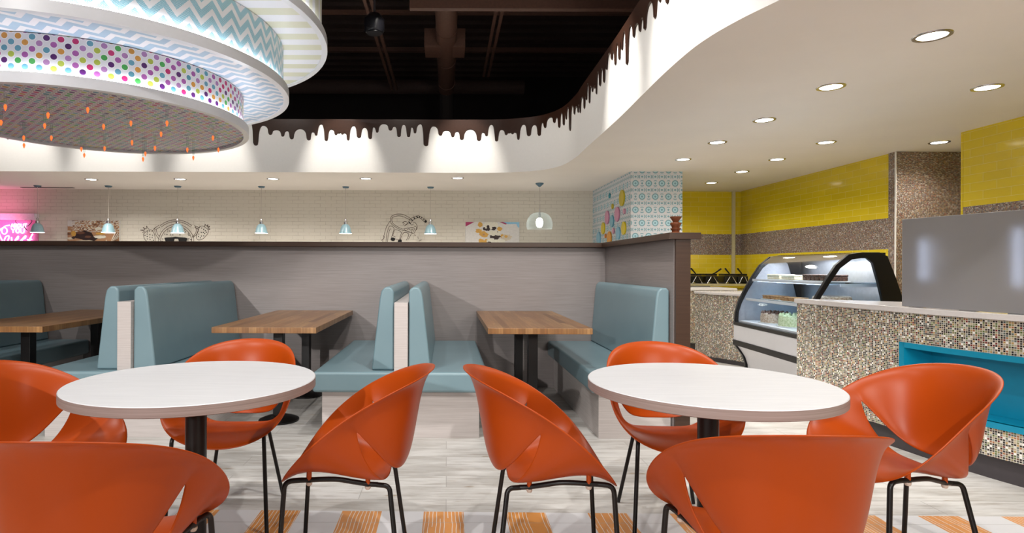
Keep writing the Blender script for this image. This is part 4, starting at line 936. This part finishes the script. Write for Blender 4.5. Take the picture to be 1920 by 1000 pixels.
# neon sign
m_pink = emit('pink_neon', (1, .42, .78), 2.6); m_violet = emit('white_violet_neon', (.85, .82, 1), 3); m_signbox = plain('neon_lit_sign_backing', (.80, .22, .48), .4); m_signtop = plain('sign_housing', (.72, .62, .72), .4)  # backing: the neon's pink light is put into a white panel's colour
s0 = at(0, 412, YB); sg = thing('neon_sign', 'pink neon sign reading ABOUT YOU Sweet on the brick wall', 'neon sign', (s0.x, YB, s0.z))
e1 = at(73, 412, YB).x - s0.x
MB().box(-1.6, e1 - .0, -.03, -.001, -.9, -.01).build('backing', m_signbox, sg); MB().box(-1.6, e1, -.12, -.001, -.01, .11).build('housing', m_signtop, sg, bevel=.004)
NW = lambda x, y: (lambda p: Vector((p.x - s0.x, -.065, p.z - s0.z)))(at(x / 13.33, 390 + y / 13.33, YB))
def neon(nm, strokes, mt, r):
    for st_ in strokes:
        P = [NW(*q) for q in st_]; P = catmull(P, 5) if len(P) > 3 else P; MB().tube(P, r, 8).build(nm, mt, sg, smooth=60)
def letters(txt, x, y, w_, h, gap, slope=0):
    F_ = {'A': [[(0, 1), (.5, 0), (1, 1)], [(.2, .62), (.8, .62)]], 'B': [[(0, 1), (0, 0)], [(0, 0), (.8, .08), (.8, .4), (0, .5)], [(0, .5), (1, .6), (1, .92), (0, 1)]], 'O': [[(.5 + .5 * math.sin(k * PI / 5), .5 - .5 * math.cos(k * PI / 5)) for k in range(11)]], 'U': [[(0, 0), (0, .6), (.25, 1), (.75, 1), (1, .6), (1, 0)]], 'T': [[(0, 0), (1, 0)], [(.5, 0), (.5, 1)]], 'Y': [[(0, 0), (.5, .5), (1, 0)], [(.5, .5), (.5, 1)]]}
    out = []
    for i, c in enumerate(txt):
        X = x + i * (w_ + gap); Y = y + i * slope
        for s_ in F_[c]: out.append([(X + a * w_, Y + b_ * h) for a, b_ in s_])
    return out
neon('small_letters', letters('ABOUT', 335, 405, 62, 85, 22), m_violet, .008)
neon('small_letters', letters('YOU', 345, 520, 88, 110, 28), m_violet, .010)
sw = [[(300, 440), (180, 470), (110, 560), (130, 640), (190, 660), (240, 600), (220, 520), (150, 500), (60, 560), (45, 650), (90, 760), (130, 850), (110, 960)], [(160, 850), (200, 740), (270, 700), (290, 740), (250, 860), (300, 900), (350, 850), (350, 740), (370, 860), (420, 880), (450, 800), (520, 710), (500, 790), (440, 820), (470, 900), (540, 860), (620, 780), (700, 700), (690, 760), (620, 800), (640, 870), (720, 860), (790, 800), (880, 650), (840, 720), (800, 840), (850, 880)], [(740, 800), (860, 790)], [(0, 780), (40, 840), (20, 920)]]
neon('script_letters', sw, m_pink, .012)
MB().tube(catmull([NW(480, 390), NW(450, 340), NW(470, 300)], 5), .006, 6).build('cable', m_kick, sg); MB().tube(catmull([NW(680, 310), NW(800, 300), NW(860, 340), NW(780, 440), NW(700, 470)], 6), .006, 6).build('cable', m_kick, sg); MB().tube([NW(650, 460), NW(740, 570)], .007, 6).build('cable', m_kick, sg)
lamp('neon_glow', 'AREA', (s0.x - .1, YB - .35, 1.95), 7, (s0.x - .1, YB, 2.1), (1, .2, .42), shape='RECTANGLE', size=1.0, size_y=.5)
lamp('neon_glow', 'POINT', (s0.x - .9, YB - .9, 2.0), 26, None, (1, .2, .42), shadow_soft_size=.25)
